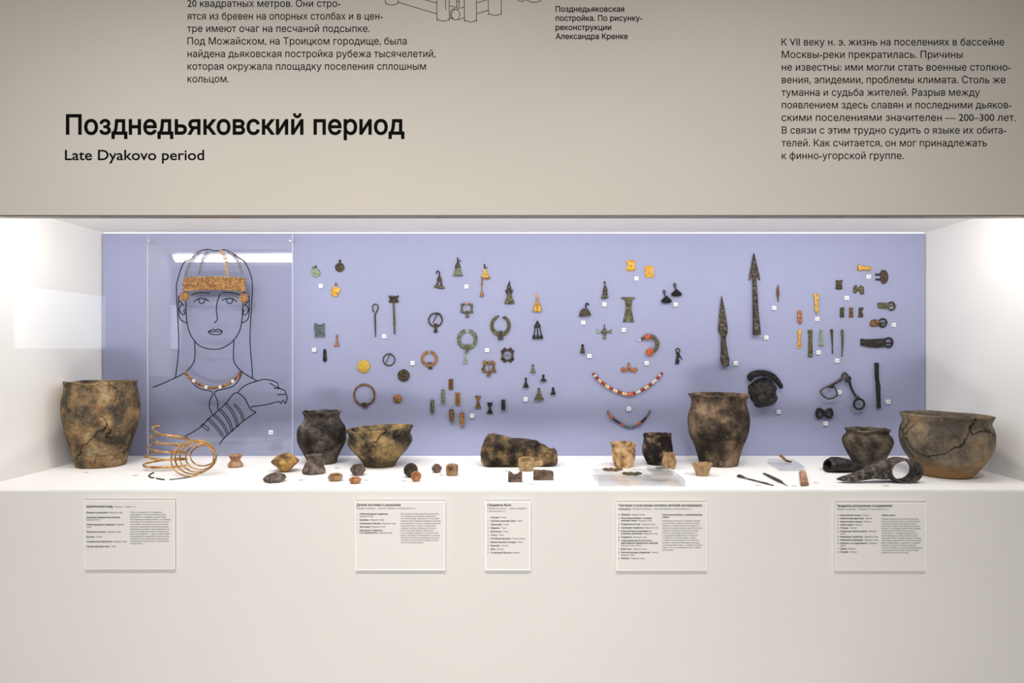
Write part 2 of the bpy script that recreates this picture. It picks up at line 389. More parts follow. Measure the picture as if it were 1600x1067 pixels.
# ------------------------------------------------------------------ the setting: wall with a recessed lit showcase
HB = EYE + 210.0/F*DF                # underside of the header
CEIL = EYE + 183.0/F*1.925           # ceiling of the case
XL, XR = -1.172, 1.146               # side walls of the case
BACK = 0.487
struct('floor', (-3.5, -4.2, -0.05), (3.5, 0.6, 0.0), M['floor'])
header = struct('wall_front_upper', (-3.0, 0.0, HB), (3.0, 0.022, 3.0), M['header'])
plinth = struct('wall_front_lower', (-3.0, 0.0, 0.0), (3.0, 0.022, SHELF-0.0022), M['plinth'])
struct('trim_1', (-3.0, 0.001, HB-0.003), (3.0, 0.021, HB-0.0002), M['profile'])
struct('case_floor', (XL-0.03, 0.0, SHELF-0.0021), (XR+0.03, BACK+0.02, SHELF), M['shelf'])
struct('case_ceiling', (XL-0.03, 0.0225, CEIL), (XR+0.03, BACK+0.02, CEIL+0.02), M['white'])
struct('wall_left', (XL-0.03, 0.0225, SHELF+0.0002), (XL, BACK+0.02, CEIL-0.0002), M['white'])
struct('wall_right', (XR, 0.0225, SHELF+0.0002), (XR+0.03, BACK+0.02, CEIL-0.0002), M['white'])
struct('wall_back', (XL+0.0002, BACK, SHELF+0.0002), (XR-0.0002, BACK+0.02, CEIL-0.0002), M['white'])
fr = Fr(803, 540, PANEL)
item('exhibit_panel', 'large pale blue backing board of the showcase behind all the mounted finds', 'display panel', fr,
     [(None, MB(fr).boxW((XL+0.003, PANEL, SHELF+0.0004), (XR-0.003, BACK-0.0005, EYE+181.2/F*1.92)), M['blue'])], smooth=False)
pane = struct('window_1', (XL-0.02, 0.0008, SHELF+0.0003), (XR+0.02, 0.0068, HB-0.0034), M['glass'])
# light fitting above the glass, behind the header
fr = Fr(PX, 330, 0.05)
hs = MB(fr); prof_ = [(.034, CEIL-.0005), (.078, CEIL-.0005), (.078, CEIL-.010), (.0673, CEIL-.0152), (.0427, CEIL-.0357), (.034, CEIL-.0357)]
hs.add([Vector((x, y, z))-fr.o for x in (XL+.02, XR-.02) for y, z in prof_], [tuple(range(5, -1, -1)), tuple(range(6, 12))]+[(k, (k+1) % 6, 6+(k+1) % 6, 6+k) for k in range(6)])
df = MB(fr)
P0 = []
for x in (XL+0.03, XR-0.03):
    P0.append([Vector((x, 0.055+0.016*math.cos(a)*0.77+(0.007*math.sin(a)+0.002)*0.64, CEIL-0.0255+0.016*math.cos(a)*0.64-(0.007*math.sin(a)+0.002)*0.77))-fr.o for a in [PI*i/8 for i in range(9)]])
df.add(P0[0]+P0[1], [(i, i+1, 9+i+1, 9+i) for i in range(8)])
item('light_strip', 'long white light strip running inside the showcase above the glass', 'lamp', fr, [('housing', hs, M['alu']), ('diffuser', df, M['led'])], smooth=False)
fr = Fr(803, 363, PANEL)
item('light_line', 'thin glowing white light line along the top of the blue panel', 'lamp', fr, [(None, MB(fr).boxW((XL+.004, PANEL+.003, EYE+181.2/F*1.92+.0003), (XR-.004, BACK-.0005, CEIL-.0005)), M['slot'])], smooth=False)
# the room behind the viewer, seen only in the reflections of the glass: a side wall with a lit screen
struct('wall_side', (-2.46, -5.6, 0.0), (-2.37, -0.6, 2.9), M['rear'])
struct('wall_rear', (-2.36, -5.6, 0.0), (3.5, -5.5, 2.9), M['rear'])
for y0, y1, lab in ((-2.415, -1.727, 'lit pale blue wall screen mirrored in the left end of the showcase glass'),):
    fr = Fr(PX, PY, 0); fr.o = Vector((-2.37, (y0+y1)/2, 1.46))
    item('wall_screen', lab, 'screen', fr, [('frame', MB(fr).boxW((-2.37, y0-.02, 1.285), (-2.345, y1+.02, 1.62)), M['profile']), ('display', MB(fr).boxW((-2.3449, y0, 1.305), (-2.340, y1, 1.60)), M['screen'])], smooth=False)

# ------------------------------------------------------------------ lettering on the wall
def lettering(name, parent, cx, cy, lines, mat, bold=0.0, res=3):
    fr = Fr(cx, cy, 0.0); m = MB(fr)
    for body, u0, u1, base, cap in lines: m.text(body, u0, u1, base, cap, bold, 0.2, res)
    o = m.build(name, mat, None, False); o.parent = parent; o.location = fr.o - parent.location
    return o
lettering('title_lettering', header, 367, 195, [('Позднедьяковский период', 103, 632, 209.7, 28.6)], M['ink'], 0.022, 5)
lettering('subtitle_lettering', header, 210, 242, [('Late Dyakovo period', 101.5, 319, 250, 15.6)], M['ink'], 0.013, 4)
lettering('paragraph_lettering', header, 486, 65, [
    ('20 квадратных метров. Они стро-', 293, 532, 10.8, 10.6), ('ятся из бревен на опорных столбах и в цен-', 292.5, 598, 30.6, 10.6),
    ('тре имеют очаг на песчаной подсыпке.', 292.5, 577.5, 50, 10.6), ('Под Можайском, на Троицком городище, была', 293, 635.5, 69.6, 10.6),
    ('найдена дьяковская постройка рубежа тысячелетий,', 293, 680.5, 89.4, 10.6), ('которая окружала площадку поселения сплошным', 293, 665.5, 109, 10.6),
    ('кольцом.', 293, 357.5, 128.6, 10.6)], M['ink'], 0.006)
lettering('paragraph_lettering', header, 1404, 155, [
    ('К VII веку н. э. жизнь на поселениях в бассейне', 1221, 1569, 71, 10.6), ('Москвы-реки прекратилась. Причины', 1221.5, 1504, 90.6, 10.6),
    ('не известны: ими могли стать военные столкно-', 1221.5, 1579, 110.3, 10.6), ('вения, эпидемии, проблемы климата. Столь же', 1221.5, 1571, 130, 10.6),
    ('туманна и судьба жителей. Разрыв между', 1221, 1531, 149.7, 10.6), ('появлением здесь славян и последними дьяков-', 1221.5, 1580, 169.3, 10.6),
    ('скими поселениями значителен — 200–300 лет.', 1221, 1587, 189, 10.6), ('В связи с этим трудно судить о языке их обита-', 1221.5, 1572, 208.8, 10.6),
    ('телей. Как считается, он мог принадлежать', 1221, 1542, 228.7, 10.6), ('к финно-угорской группе.', 1221.5, 1412, 248.5, 10.6)], M['ink'], 0.006)
lettering('caption_lettering', header, 935, 36, [
    ('Позднедьяковская', 868, 975.5, 18.4, 8.2), ('постройка. По рисунку-', 868, 1003.5, 32.6, 8.2), ('реконструкции', 868, 955, 47, 8.2), ('Александра Кренке', 868, 981, 61, 8.2)], M['ink'], 0.02)
# the printed line drawing of a log house, cut by the top of the picture
fr = Fr(720, 5, 0.0); m = MB(fr)
def zl(pts, r=0.5): m.tube([(590+a/5.926, b/5.926, 0.12) for a, b in pts], r, n=6, k=3, flat=0.12)
def post(x0, x1, y):
    w = x1-x0; zl([(x0-4, -180), (x0-2, y-25), (x0+4, y-12), (x0+w*.25, y), (x0+w*.5, y+5), (x0+w*.75, y+1), (x1-6, y-10), (x1, y-26), (x1-4, -180)])
post(74, 190, 42); post(552, 664, 190); post(806, 916, 198); post(1028, 1146, 138); post(1390, 1510, 18)
zl([(190, 20), (550, 130)]); zl([(440, 0), (548, 28)]); zl([(916, 128), (1028, 95)]); zl([(918, 26), (1010, 0)]); zl([(630, -60), (628, 40), (634, 92)])
zl([(664, 55), (730, 68)]); zl([(664, 168), (700, 165)]); zl([(730, -40), (735, 70), (752, 74), (757, -40)]); zl([(730, 16), (757, 10)]); zl([(760, 78), (806, 64)]); zl([(745, 185), (806, 162)])
m.tube([(590+a/5.926, b/5.926, 0.12) for a, b in circ(722, 136, 38, 20, ry=50)], 0.5, True, 6, smooth=False, flat=0.12)
zl([(722, 84), (690, 88), (674, 125), (680, 165), (700, 180)]); zl([(1300, 0), (1330, 14), (1380, -5)])
o = m.build('house_drawing', M['line'], None, True); o.parent = header; o.location = fr.o - header.location

# ------------------------------------------------------------------ caption plates on the lower wall
def plate(label, u0, u1, v0, v1, bold_lines, plain_lines):
    fr = Fr((u0+u1)/2, v1, -0.0046); s = fr.s
    sh = MB(fr).box(u0+1.6, u1-1.6, v0+1.6, v1-1.6, -2.0, 1.0)
    ed = MB(fr)
    for a in ((u0, u1, v0, v0+1.55), (u0, u1, v1-1.55, v1), (u0, u0+1.55, v0+1.56, v1-1.56), (u1-1.55, u1, v0+1.56, v1-1.56)): ed.box(*a, -2.0, 1.05)
    st = [('standoff', MB(fr).lathe([(2.2, -2.0), (2.2, -3.3)], (x, y), 'y', 12), M['alu']) for x in (u0+6, u1-6) for y in (v0+6, v1-6)]
    b = MB(fr); p = MB(fr)
    for t, a, c, y, h in bold_lines: b.text(t, a, c, y, h, 0.03, 1.1, 1)
    for t, a, c, y, h in plain_lines: p.text(t, a, c, y, h, 0.008, 1.1, 1)
    item('caption_plate', label, 'caption panel', fr, [('sheet', sh, M['plate']), ('edging', ed, M['plate_edge'], 'bright polished edge'), *st,
         ('bold_lettering', b, M['ink']), ('fine_lettering', p, M['softink'])], 'caption plates below the showcase', smooth=False)
def col(x, z, ox, oy, rows):        # zoomed readings of the photograph into photo pixels
    return [(t, ox+a/x, ox+b/x, oy+c/x, z) for t, a, b, c in rows]
def pan(X, ox, oy, h1, rows_b, rows_p, body): 
    B = col(X, h1, ox, oy, rows_b[:1]) + col(X, 2.5, ox, oy, rows_b[1:])
    P = col(X, 2.3, ox, oy, rows_p)
    x0, x1s, y0, dy, lines = body
    P += [(t, ox+x0/X, ox+(w if w else x1s)/X, oy+(y0+i*dy)/X, 2.1) for i, (t, w) in enumerate(lines)]
    return B, P
B, P = pan(7.624, 120, 760, 3.4,
  [('Щербинский клад.', 118, 440, 248), ('Бляшки-скорлупки.', 118, 380, 318), ('Ажурные квадратные бляшки.', 118, 525, 375), ('Умбоновидные подвески.', 118, 462, 461), ('Пронизки-колечки.', 118, 358, 548), ('Бусины.', 118, 220, 606), ('Спиральные браслеты.', 118, 428, 663), ('Грузик дьякова типа.', 118, 396, 721)],
  [('Конец I – II век н. э.', 455, 702, 247), ('Медный сплав', 392, 552, 317), ('Медный сплав', 118, 275, 403), ('Медный', 475, 560, 460), ('сплав', 118, 178, 489), ('Медный сплав', 372, 530, 547), ('Стекло', 236, 310, 605), ('Медный сплав', 440, 598, 662), ('Глина', 410, 472, 720)],
  (642, 1110, 313, 28.6, [('Клад, состоящий из 250 предметов,', 1028), ('был найден в 1964 году при раскопках', 1068), ('Щербинского городища на реке Пахре.', 1070), ('Исследователи предполагают, что женское', 1122), ('место было частью единого женского голов-', 1110), ('ного убора, который состоял из оковки', 1082), ('венчика, украшенной металлическими', 1095), ('бляшками. В районе лба крепились или', 1110), ('так на предполагаемых подвесках', 1100), ('височные подвески — одни из самых ярких', 1115), ('произведений в украшениях первых веков', 1102), ('нашей эры. В составе клада также входили', 1098), ('спиральные браслеты и стеклянные', 1100), ('или браслеты.', 790)]))
plate('clear caption plate below the bronze coils, leftmost of the five', 132, 273.5, 781.5, 889, B, P)
B, P = pan(8.206, 540, 770, 3.5,
  [('Детали костюма и украшения', 140, 706, 166), ('Умбоновидные подвески.', 182, 548, 278), ('Булавки.', 182, 305, 354), ('Нашивные бляшки.', 182, 458, 399), ('Застежки.', 182, 326, 443), ('Шумящие подвески', 182, 474, 488), ('и их фрагменты.', 182, 414, 519)],
  [('Первая половина — третья четверть I тысячелетия н. э.', 140, 900, 205), ('2', 143, 152, 278), ('3', 143, 152, 354), ('4', 143, 152, 399), ('5', 143, 152, 443), ('6', 143, 152, 488), ('Медный сплав', 182, 352, 308), ('Медный сплав', 318, 490, 353), ('Медный сплав', 472, 645, 399), ('Медный сплав', 340, 512, 442), ('Медный сплав', 428, 600, 519)],
  (708, 1200, 274, 30.7, [('Для позднего этапа дьяковской культуры', 1196), ('по-прежнему характерны украшения', 1155), ('из сплавов меди, сделанные по восковой', 1196), ('модели: умбоновидные подвески (в форме', 1220), ('расплющенного конуса), нашивные бляшки', 1214), ('в виде бантиков, серьги с подвесками', 1158), ('в форме трапеции, ажурные застежки.', 1165), ('Часто восковая модель набиралась', 1128), ('из нескольких деталей, а иногда и отли-', 1195), ('валась деталей. Производились в малых', 1210), ('мастерских ювелирные украшения, для изго-', 1212), ('товления которых использовали особые', 1190), ('тигли и литейные формы.', 1002)]))
plate('clear caption plate under the flared bowl and the orange double cone', 555, 695.5, 783, 890.5, B, P)
B, P = pan(8.207, 745, 770, 3.5,
  [('Предметы быта', 135, 437, 168), ('Сосуды.', 177, 292, 322), ('Грузики дьякова типа.', 177, 500, 367), ('Пряслица.', 177, 324, 413), ('Шарики.', 177, 298, 458), ('Биконусы.', 177, 324, 503), ('Тигли.', 177, 265, 548), ('Литейные формы.', 177, 438, 593), ('Миниатюрные сосуды.', 177, 506, 639), ('Кресало.', 177, 303, 684), ('Нож.', 177, 243, 729), ('Точильный брусок.', 177, 450, 774)],
  [('Первая половина — третья четверть', 135, 640, 207), ('I тысячелетия н. э.', 135, 380, 243), ('7', 138, 146, 322), ('8', 138, 148, 367), ('9', 138, 148, 413), ('10', 138, 158, 458), ('11', 138, 156, 503), ('12', 138, 158, 548), ('13', 138, 158, 593), ('14', 138, 158, 639), ('15', 138, 158, 684), ('16', 138, 158, 729), ('17', 138, 158, 774), ('Глина', 305, 375, 321), ('Глина', 512, 580, 366), ('Глина', 338, 406, 412), ('Глина', 312, 380, 457), ('Глина', 338, 404, 502), ('Глина', 278, 346, 547), ('Глина, камень', 452, 620, 592), ('Глина', 520, 588, 638), ('Железо', 318, 406, 683), ('Железо', 258, 346, 728), ('Камень', 462, 552, 773)],
  (177, 500, 0, 0, []))
plate('narrow clear caption plate under the rough stone and the little ladle', 758, 828.5, 783, 890.5, B, P)
B, P = pan(8.206, 950, 770, 3.5,
  [('Торговые и культурные контакты жителей москворецких', 128, 1206, 172), ('городищ.', 128, 295, 214), ('Пряжка.', 166, 285, 287), ('Пластина-обойма с изобра-', 166, 566, 332), ('жением тамги.', 166, 376, 363), ('Подвески-уточки.', 166, 416, 409), ('Шумящие подвески.', 166, 460, 454), ('Пластинчатые накладки от', 166, 558, 498), ('головных венчиков.', 166, 446, 529), ('Подвески.', 166, 310, 575), ('Украшения круга восточно-', 166, 566, 619), ('европейских выемчатых эмалей.', 166, 642, 651), ('Бубенчик.', 166, 304, 727), ('Реконструкция ожерелий.', 166, 544, 771), ('Фибула.', 166, 278, 846), ('Пластина-обойма с изображением', 694, 1206, 289), ('тамги', 694, 780, 319)],
  [('Первая половина — третья четверть I тысячелетия н. э.', 312, 1068, 213), ('18', 126, 148, 287), ('19', 126, 148, 332), ('20', 126, 148, 409), ('21', 126, 148, 454), ('22', 126, 148, 498), ('23', 126, 148, 575), ('24', 126, 148, 619), ('25', 126, 148, 727), ('26', 126, 148, 771), ('27', 126, 148, 846), ('Медный сплав', 298, 468, 287), ('Медный сплав', 390, 560, 363), ('Медный сплав', 432, 604, 409), ('Медный сплав', 472, 642, 454), ('Медный сплав', 462, 632, 529), ('Медный сплав', 324, 494, 575), ('Медный сплав, эмаль', 166, 422, 682), ('Медный сплав', 322, 492, 727), ('Стекло,', 556, 648, 771), ('медный сплав', 166, 332, 803), ('Медный сплав', 294, 466, 846)],
  (694, 1190, 365, 31, [('Обитатели дьяковских городищ, живших', 1182), ('в лесной зоне, не были полностью изоли-', 1178), ('рованы от соседей, даже очень дальних.', 1168), ('Археологические находки свидетельствуют', 1212), ('о довольно активных контактах населе-', 1160), ('ния всего населения I тысячелетия н. э.', 1140), ('с народами Прибалтики, Подонья,', 1152), ('и Северного Причерноморья. Связи,', 1125), ('с миром степей отражают многие типы', 1160), ('которых, например бронзовая накладка', 1168), ('с изображением тамги — клейма, родового', 1212), ('знака, часто использовавшегося у сармат-', 1195), ('ских племен.', 842)]))
plate('clear caption plate under the acrylic block with finds', 963, 1104.5, 784.5, 891, B, P)
B, P = pan(8.206, 1290, 770, 3.5,
  [('Предметы вооружения и снаряжения', 140, 846, 178), ('Наконечник копья.', 182, 452, 294), ('Наконечник дротика.', 182, 488, 335), ('Наконечник стрелы.', 182, 474, 376), ('Умбон щита.', 182, 360, 417), ('Топоры.', 182, 294, 458), ('Ременные наконечники.', 182, 530, 500), ('Ременные подвески.', 182, 478, 570), ('Ременные накладки.', 182, 480, 611), ('Пряжки и их фрагменты.', 182, 540, 653), ('Удила.', 182, 272, 724), ('Псалий.', 182, 292, 765), ('Умбон щита', 710, 885, 294)],
  [('Первая половина — середина I тысячелетия н. э.', 140, 804, 216), ('28', 144, 166, 294), ('29', 144, 166, 335), ('30', 144, 166, 376), ('31', 144, 164, 417), ('32', 144, 166, 458), ('33', 144, 166, 500), ('34', 144, 166, 570), ('35', 144, 166, 611), ('36', 144, 166, 653), ('37', 144, 166, 724), ('38', 144, 166, 765), ('Железо', 466, 556, 293), ('Железо', 502, 590, 334), ('Железо', 488, 578, 375), ('Железо', 376, 464, 416), ('Железо', 310, 398, 457), ('Медный', 545, 642, 499), ('сплав', 182, 248, 530), ('Медный сплав', 494, 666, 569), ('Медный сплав', 496, 668, 610), ('Медный', 556, 650, 652), ('сплав', 182, 248, 683), ('Железо', 286, 376, 723), ('Железо', 308, 396, 764)],
  (710, 1200, 340, 30.8, [('Образцы вооружения из памятников дья-', 1196), ('ковской культуры редки, но жизнь лесных', 1204), ('племен не всегда была мирной. В них,', 1158), ('бесспорно, присутствовали военные кон-', 1210), ('фликты. На городище Луковня был найден', 1212), ('уникальный для Подмосковья пластин-', 1144), ('чатый умбон — накладка в форме конуса', 1172), ('или полусферы в центре щита, которая', 1172), ('защищала кисть от ударов. Щиты с такими', 1220), ('умбонами встречаются у балтов в первые', 1230), ('века нашей эры и у других соседних', 1208), ('народов. Существует предположение,', 1162), ('что в III–IV веках н. э. после распада военных', 1238), ('группировок воинские отряды нашей', 1186), ('добирались и до лесной зоны.', 1060)]))
plate('clear caption plate under the two iron axes', 1305, 1446.5, 785, 891, B, P)

# ------------------------------------------------------------------ clear sheet with the wire portrait and its jewellery
AY = 0.440
fr = Fr(343.5, 711.5, AY); s_ = fr.s
sheet = MB(fr).box(230.6, 456.4, 367, 711.3, -2.6, 0)
pins = [('edge', MB(fr).box(a, b, 367, 711.3, -2.6, 0), M['edge'], 'pale polished edge') for a, b in ((229.9, 230.55), (456.45, 457.1))]
for x, y in ((233.5, 376), (453.5, 376)):
    pins.append(('standoff', MB(fr).lathe([(1.3, 1.4), (1.3, 0.1)], (x, y), 'y', 12), M['alu']))
    pins[-1][1].lathe([(0.9, -2.7), (0.9, (AY-PANEL)/s_+0.1)], (x, y), 'y', 10)
item('acrylic_sheet', 'tall clear acrylic sheet before the blue panel, carrying the wire portrait', 'display sheet', fr, [('sheet', sheet, M['acryl'])]+pins, smooth=False)

fr = Fr(335, 690, AY)
def wires(paths, r=0.78, w=1.1):
    m = MB(fr)
    for p in paths:
        sm = len(p) > 2
        m.tube(p, r, n=6, k=4, w=w, smooth=sm)
    return m
def mir(p): return [(669.4-x, y+0.6) for x, y in p]
hair = [(274.5,590.8),(278,564.5),(279.9,537.6),(278.5,501.2),(276.9,473.1),(276.2,447.3),(278,438),(282.7,421.6),(288.6,409.8),(298,405.2),(307.3,395.8),(315.5,391.6),(326.1,389.9),(336.6,392.3),(349.5,390.4),(358.9,393),(370.6,400.5),(383.5,411),(391.7,428.6),(394.8,447.3),(393.6,475.5),(391.7,508.3),(391.2,537.6),(394,571.5),(394.8,590.3)]
face = [(286.2,442.6),(288.6,454.4),(290.9,473.1),(291.4,489.5),(292.8,503.6),(296.8,520),(303.8,531.7),(312,539.9),(323.7,544.6),(335.5,545.8),(347.2,543.9),(358.9,537.6),(368.3,528.2),(375.3,515.3),(378.8,496.6),(380,475.5),(382.3,456.7),(383.5,442.6)]
earl = [[(279.7,462.6),(279.5,475.5),(280.4,494.2),(285,501.2),(292,504)], [(279.7,463),(284,461),(288,464)], [(280.4,469.6),(288.1,477.8)], [(285.6,474.3),(280.9,482.5),(284.2,490.5),(289.5,490.5),(287.8,485),(291,482.5)]]
brows = [[(299.4,461.4),(307.3,457.9),(317.9,456.7),(328,457.9)], [(346.7,457.2),(356.6,456.7),(365.9,457.9),(375.3,460.9)]]
eyes = [[(303.8,471.5),(309.7,467.3),(317.9,466.1),(326.8,470.8)], [(310.9,467.3),(312,472.4),(315.5,474.3),(319.5,472.4),(320.2,466.8)], [(347.6,469.6),(354.2,466.6),(363.6,466.8),(370.6,471.9)], [(354.5,467),(355.4,472.4),(358.9,474.3),(363.1,472.4),(363.8,467)]]
nose = [[(344.8,458.6),(340.1,470.8),(338.5,484.8),(340.1,496.6),(339,501.2),(335,504.5)]]
mouth = [[(325.6,518.1),(333.1,514.6),(337.1,515.8),(341.3,514.4),(347.6,517.7),(343.7,522.3),(330.8,522.3),(325.6,518.1)], [(326,518),(333,518.6),(337,517.8),(341,518.4),(347,517.8)]]
neck = [[(304.5,531.7),(305,557.5),(301.5,569.2),(290.9,581),(274.5,590.3),(253.4,599.7),(239.4,605.1)], [(365.9,531.7),(365.2,557.5),(368.3,569.2),(380,582.1),(403.4,595.7)]]
collar = [[(290.1,580.9),(302.5,599.5),(314.9,607.8),(332.4,612.5),(328.3,626.3),(327.7,636.6),(332.4,646.9)], [(378.8,580.9),(373.7,593.3),(362.3,604.7),(336.5,611.9),(340.3,626.3),(340.6,640)]]
arm = [[(279.8,686.1),(297,677.5),(314.9,666.5),(325.2,655.2),(339.6,642.8),(353,630.4),(367.5,613.9),(380.9,620.1),(388.1,632.5),(393,640),(400.5,643.9)], [(400.5,643.9),(380.9,657.3),(364.4,671.7),(350,685.1),(343.1,694.4)]]
hand = [[(371.6,613.9),(378.8,605.7),(389.1,599.5),(403,595),(416,592.7),(432.5,597.4),(435.5,604.7),(439,607.5)], [(421.7,598.5),(436.6,606.7),(444.8,609.8),(447.5,616),(449,622.2),(445.9,630.4),(442.8,625.3),(438.6,630.4),(435.5,627.4),(415,632.5),(395.3,635),(392.8,636.7)], [(428.3,606.7),(436.6,606.9)], [(433.5,616.6),(446.5,616)]]
def band(a, b, wd, bulge):
    ax, ay = a; bx, by = b; dx, dy = bx-ax, by-ay; l = math.hypot(dx, dy); nx, ny = -dy/l, dx/l
    if nx < 0: nx, ny = -nx, -ny
    out = []
    for i in range(9):
        t = i/8; q = bulge*math.sin(PI*t); out.append((ax+dx*t+nx*(q+wd/2), ay+dy*t+ny*(q+wd/2)))
    for i in range(8, -1, -1):
        t = i/8; q = bulge*math.sin(PI*t); out.append((ax+dx*t+nx*(q-wd/2), ay+dy*t+ny*(q-wd/2)))
    m = MB(fr); m.tube(out+[out[0]], 0.66, n=6, smooth=False, w=1.4); return m
bands = [((315.5,663.5),(326.5,671.5),4.2,0.3), ((325.5,654),(351,684.5),3.2,1.6), ((334.5,648),(356.5,678.5),3.0,3.0), ((343.8,639.5),(363.5,674),3.2,3.4), ((353.8,631),(371.8,667),3.2,3.4), ((366.5,631.5),(381,657.5),3.0,2.6)]
parts = [('hair_outline', wires([hair]), M['wire']), ('face_outline', wires([face]), M['wire']), ('ear', wires(earl), M['wire']), ('ear', wires([mir(p) for p in earl]), M['wire']),
  ('eyebrow', wires(brows[:1]), M['wire']), ('eyebrow', wires(brows[1:]), M['wire']), ('eye', wires(eyes[:2]), M['wire']), ('eye', wires(eyes[2:]), M['wire']), ('nose', wires(nose), M['wire']), ('mouth', wires(mouth), M['wire']),
  ('neck_and_shoulder', wires(neck[:1]), M['wire']), ('neck_and_shoulder', wires(neck[1:]), M['wire']), ('collar', wires(collar), M['wire']), ('sleeve', wires(arm), M['wire']), ('hand', wires(hand), M['wire'])]
parts += [('arm_band', band(*b), M['wire']) for b in bands]
item('wire_portrait', 'black wire outline of a woman with one raised hand, mounted on the clear sheet', 'wire drawing', fr, parts)

def chain(name, label, pts, mat, r=1.7):
    P = smooth_pts(pts, False, 30); fr = Fr(*pts[0], AY); m = MB(fr); acc = 0; last = P[0]; i = 0
    step = r*1.75; pos = [P[0]]
    for p in P[1:]:
        acc += math.hypot(p[0]-last[0], p[1]-last[1]); last = p
        if acc >= step: pos.append(p); acc = 0
    for i, p in enumerate(pos):
        if i % 2 == 0: m.ring(p[0], p[1], r, 0.6, 2.2, 12, tn=6)
        else: m.ring(p[0], p[1], r*0.85, 0.62, 3.0, 12, Ry=r*1.15, tn=6)
    item(name, label, 'chain', fr, [(None, m, mat)], 'head chains on the wire portrait')
chain('head_chain', 'grey metal chain at the far left of the wire portrait\'s head', [(312,394.4),(303,403),(296.8,414.5),(290.9,431)], M['silver'])
chain('head_chain', 'grey metal chain second from the left on the wire portrait\'s head', [(324.9,393.5),(320,401),(316.7,409.8),(312.5,430)], M['silver'])
chain('head_chain', 'golden chain on the wire portrait\'s head, the only yellow one', [(345.3,392.5),(350,399),(353,406),(355.9,429.5)], M['gold'], 1.8)
chain('head_chain', 'grey metal chain at the far right of the wire portrait\'s head', [(358.9,394),(366,400),(371.8,407.5),(380.7,430)], M['silver'])
# forehead band of four woven plaques
fr = Fr(336, 445, AY); parts = []
def bt(x): return 432.2+((x-333)/50)**2*2.4
def bb(x): return 453.2+((x-333)/50)**2*2.8
for a, b in ((288, 311.2), (311.8, 335.8), (336.3, 360), (360.5, 384.6)):
    m = MB(fr)
    m.shape([(a, bt(a)), ((a+b)/2, bt((a+b)/2)), (b, bt(b)), (b, bb(b)), ((a+b)/2, bb((a+b)/2)), (a, bb(a))], t=1.6, b=0.3, w0=1.9)
    for k in range(9):
        t = (k+0.5)/9
        m.tube([(x, bt(x)+(bb(x)-bt(x))*t, 3.6+0.25*math.sin(q*2.2+k*PI)) for q, x in enumerate([a+0.8+(b-a-1.6)*i/14 for i in range(15)])], 1.12, n=6, k=2)
    parts.append(('plaque', m, M['band']))
item('forehead_band', 'woven bronze band of four plaques across the wire portrait\'s forehead', 'headband', fr, parts)
for x, y, lab in ((289.8, 463.3, 'round brown disc pendant at the wire portrait\'s ear on the left of the picture'), (381.9, 466.1, 'round brown disc pendant at the wire portrait\'s ear on the right of the picture')):
    fr = Fr(x, y, AY); d = MB(fr).lathe([(7.0, 1.9), (7.6, 2.6), (7.4, 3.6), (6.6, 4.3), (5.6, 3.9), (4.4, 4.4), (3.2, 4.0), (2.0, 4.6), (0.6, 5.0)], (x, y), 'y', 28)
    l = MB(fr).tube([(x, y-6.5, 3.4), (x+0.5, y-8.5, 3.8), (x-0.8, y-11, 3.4), (x+0.8, y-12.5, 3)], 0.7, n=6)
    item('temple_pendant', lab, 'pendant', fr, [('disc', d, M['rust']), ('tie', l, M['bronze'])], 'temple pendants on the wire portrait')
# necklace on the portrait
arc = smooth_pts([(290.3,581.5),(296,588.5),(303.5,594.5),(311,599.5),(318,603),(326,605.3),(335,606),(344,604.8),(353,602.4),(361,598.2),(367.5,593.5),(373,588),(377.6,580.8)], False, 30)
def beadrow(fr, arc, spec, w, r):
    """spec: list of (bead length, material key, radius factor, kind)"""
    L = [0]
    for p, q in zip(arc, arc[1:]): L.append(L[-1]+math.hypot(q[0]-p[0], q[1]-p[1]))
    def at(d):
        d = min(max(d, 0), L[-1])
        for i in range(len(L)-1):
            if L[i+1] >= d:
                t = (d-L[i])/max(1e-9, L[i+1]-L[i]); return (arc[i][0]+(arc[i+1][0]-arc[i][0])*t, arc[i][1]+(arc[i+1][1]-arc[i][1])*t)
        return arc[-1]
    tot = sum(q[0] for q in spec); d = 0; parts = []
    for ln, mk, rf, kind in spec:
        l = ln/tot*L[-1]; g = 0.12; m = MB(fr); n = 5 if kind == 'tube' else 7
        pts = [(*at(d+g+(l-2*g)*i/(n-1)), w) for i in range(n)]
        if kind == 'tube': rr = [r*rf*.82, r*rf, r*rf, r*rf, r*rf*.82]
        else: rr = [r*rf*(0.45+0.55*math.sin(PI*(i+0.6)/(n+0.2))) for i in range(n)]
        m.tube(pts, rr, n=10, smooth=False); parts.append(('bead', m, M[mk])); d += l
    return parts
fr = Fr(334, 598, AY)
A = ('amber', 1.0, 'tube'); spec = []
for grp in (3, 3, 3, 3, 3):
    spec += [(4.6, *A)]*grp + [(4.4, 'whitebead', 1.22, 'ball')]
spec = spec[:-1]
parts = [('cord', MB(fr).tube([(x, y, 3.2) for x, y in arc[::6]], 0.5, n=6, smooth=False), M['bronze'])] + beadrow(fr, arc, spec, 3.2, 2.3)
item('bead_necklace', 'brown tube bead necklace with a few pale beads around the wire portrait\'s neck', 'necklace', fr, parts)

# ------------------------------------------------------------------ finds mounted on the blue panel
WP = {}
def put(name, label, cat, cx, cy, parts, group=None, **kw): return item(name, label, cat, WF(cx, cy), parts, group, **kw)
def mk(cx, cy): return MB(WF(cx, cy))
def one(m, mat): return [(None, m, M[mat])]
def hook(cx, cy, pts, r=0.9, w=2.2): return mk(cx, cy).tube(pts, r, n=8, w=w)

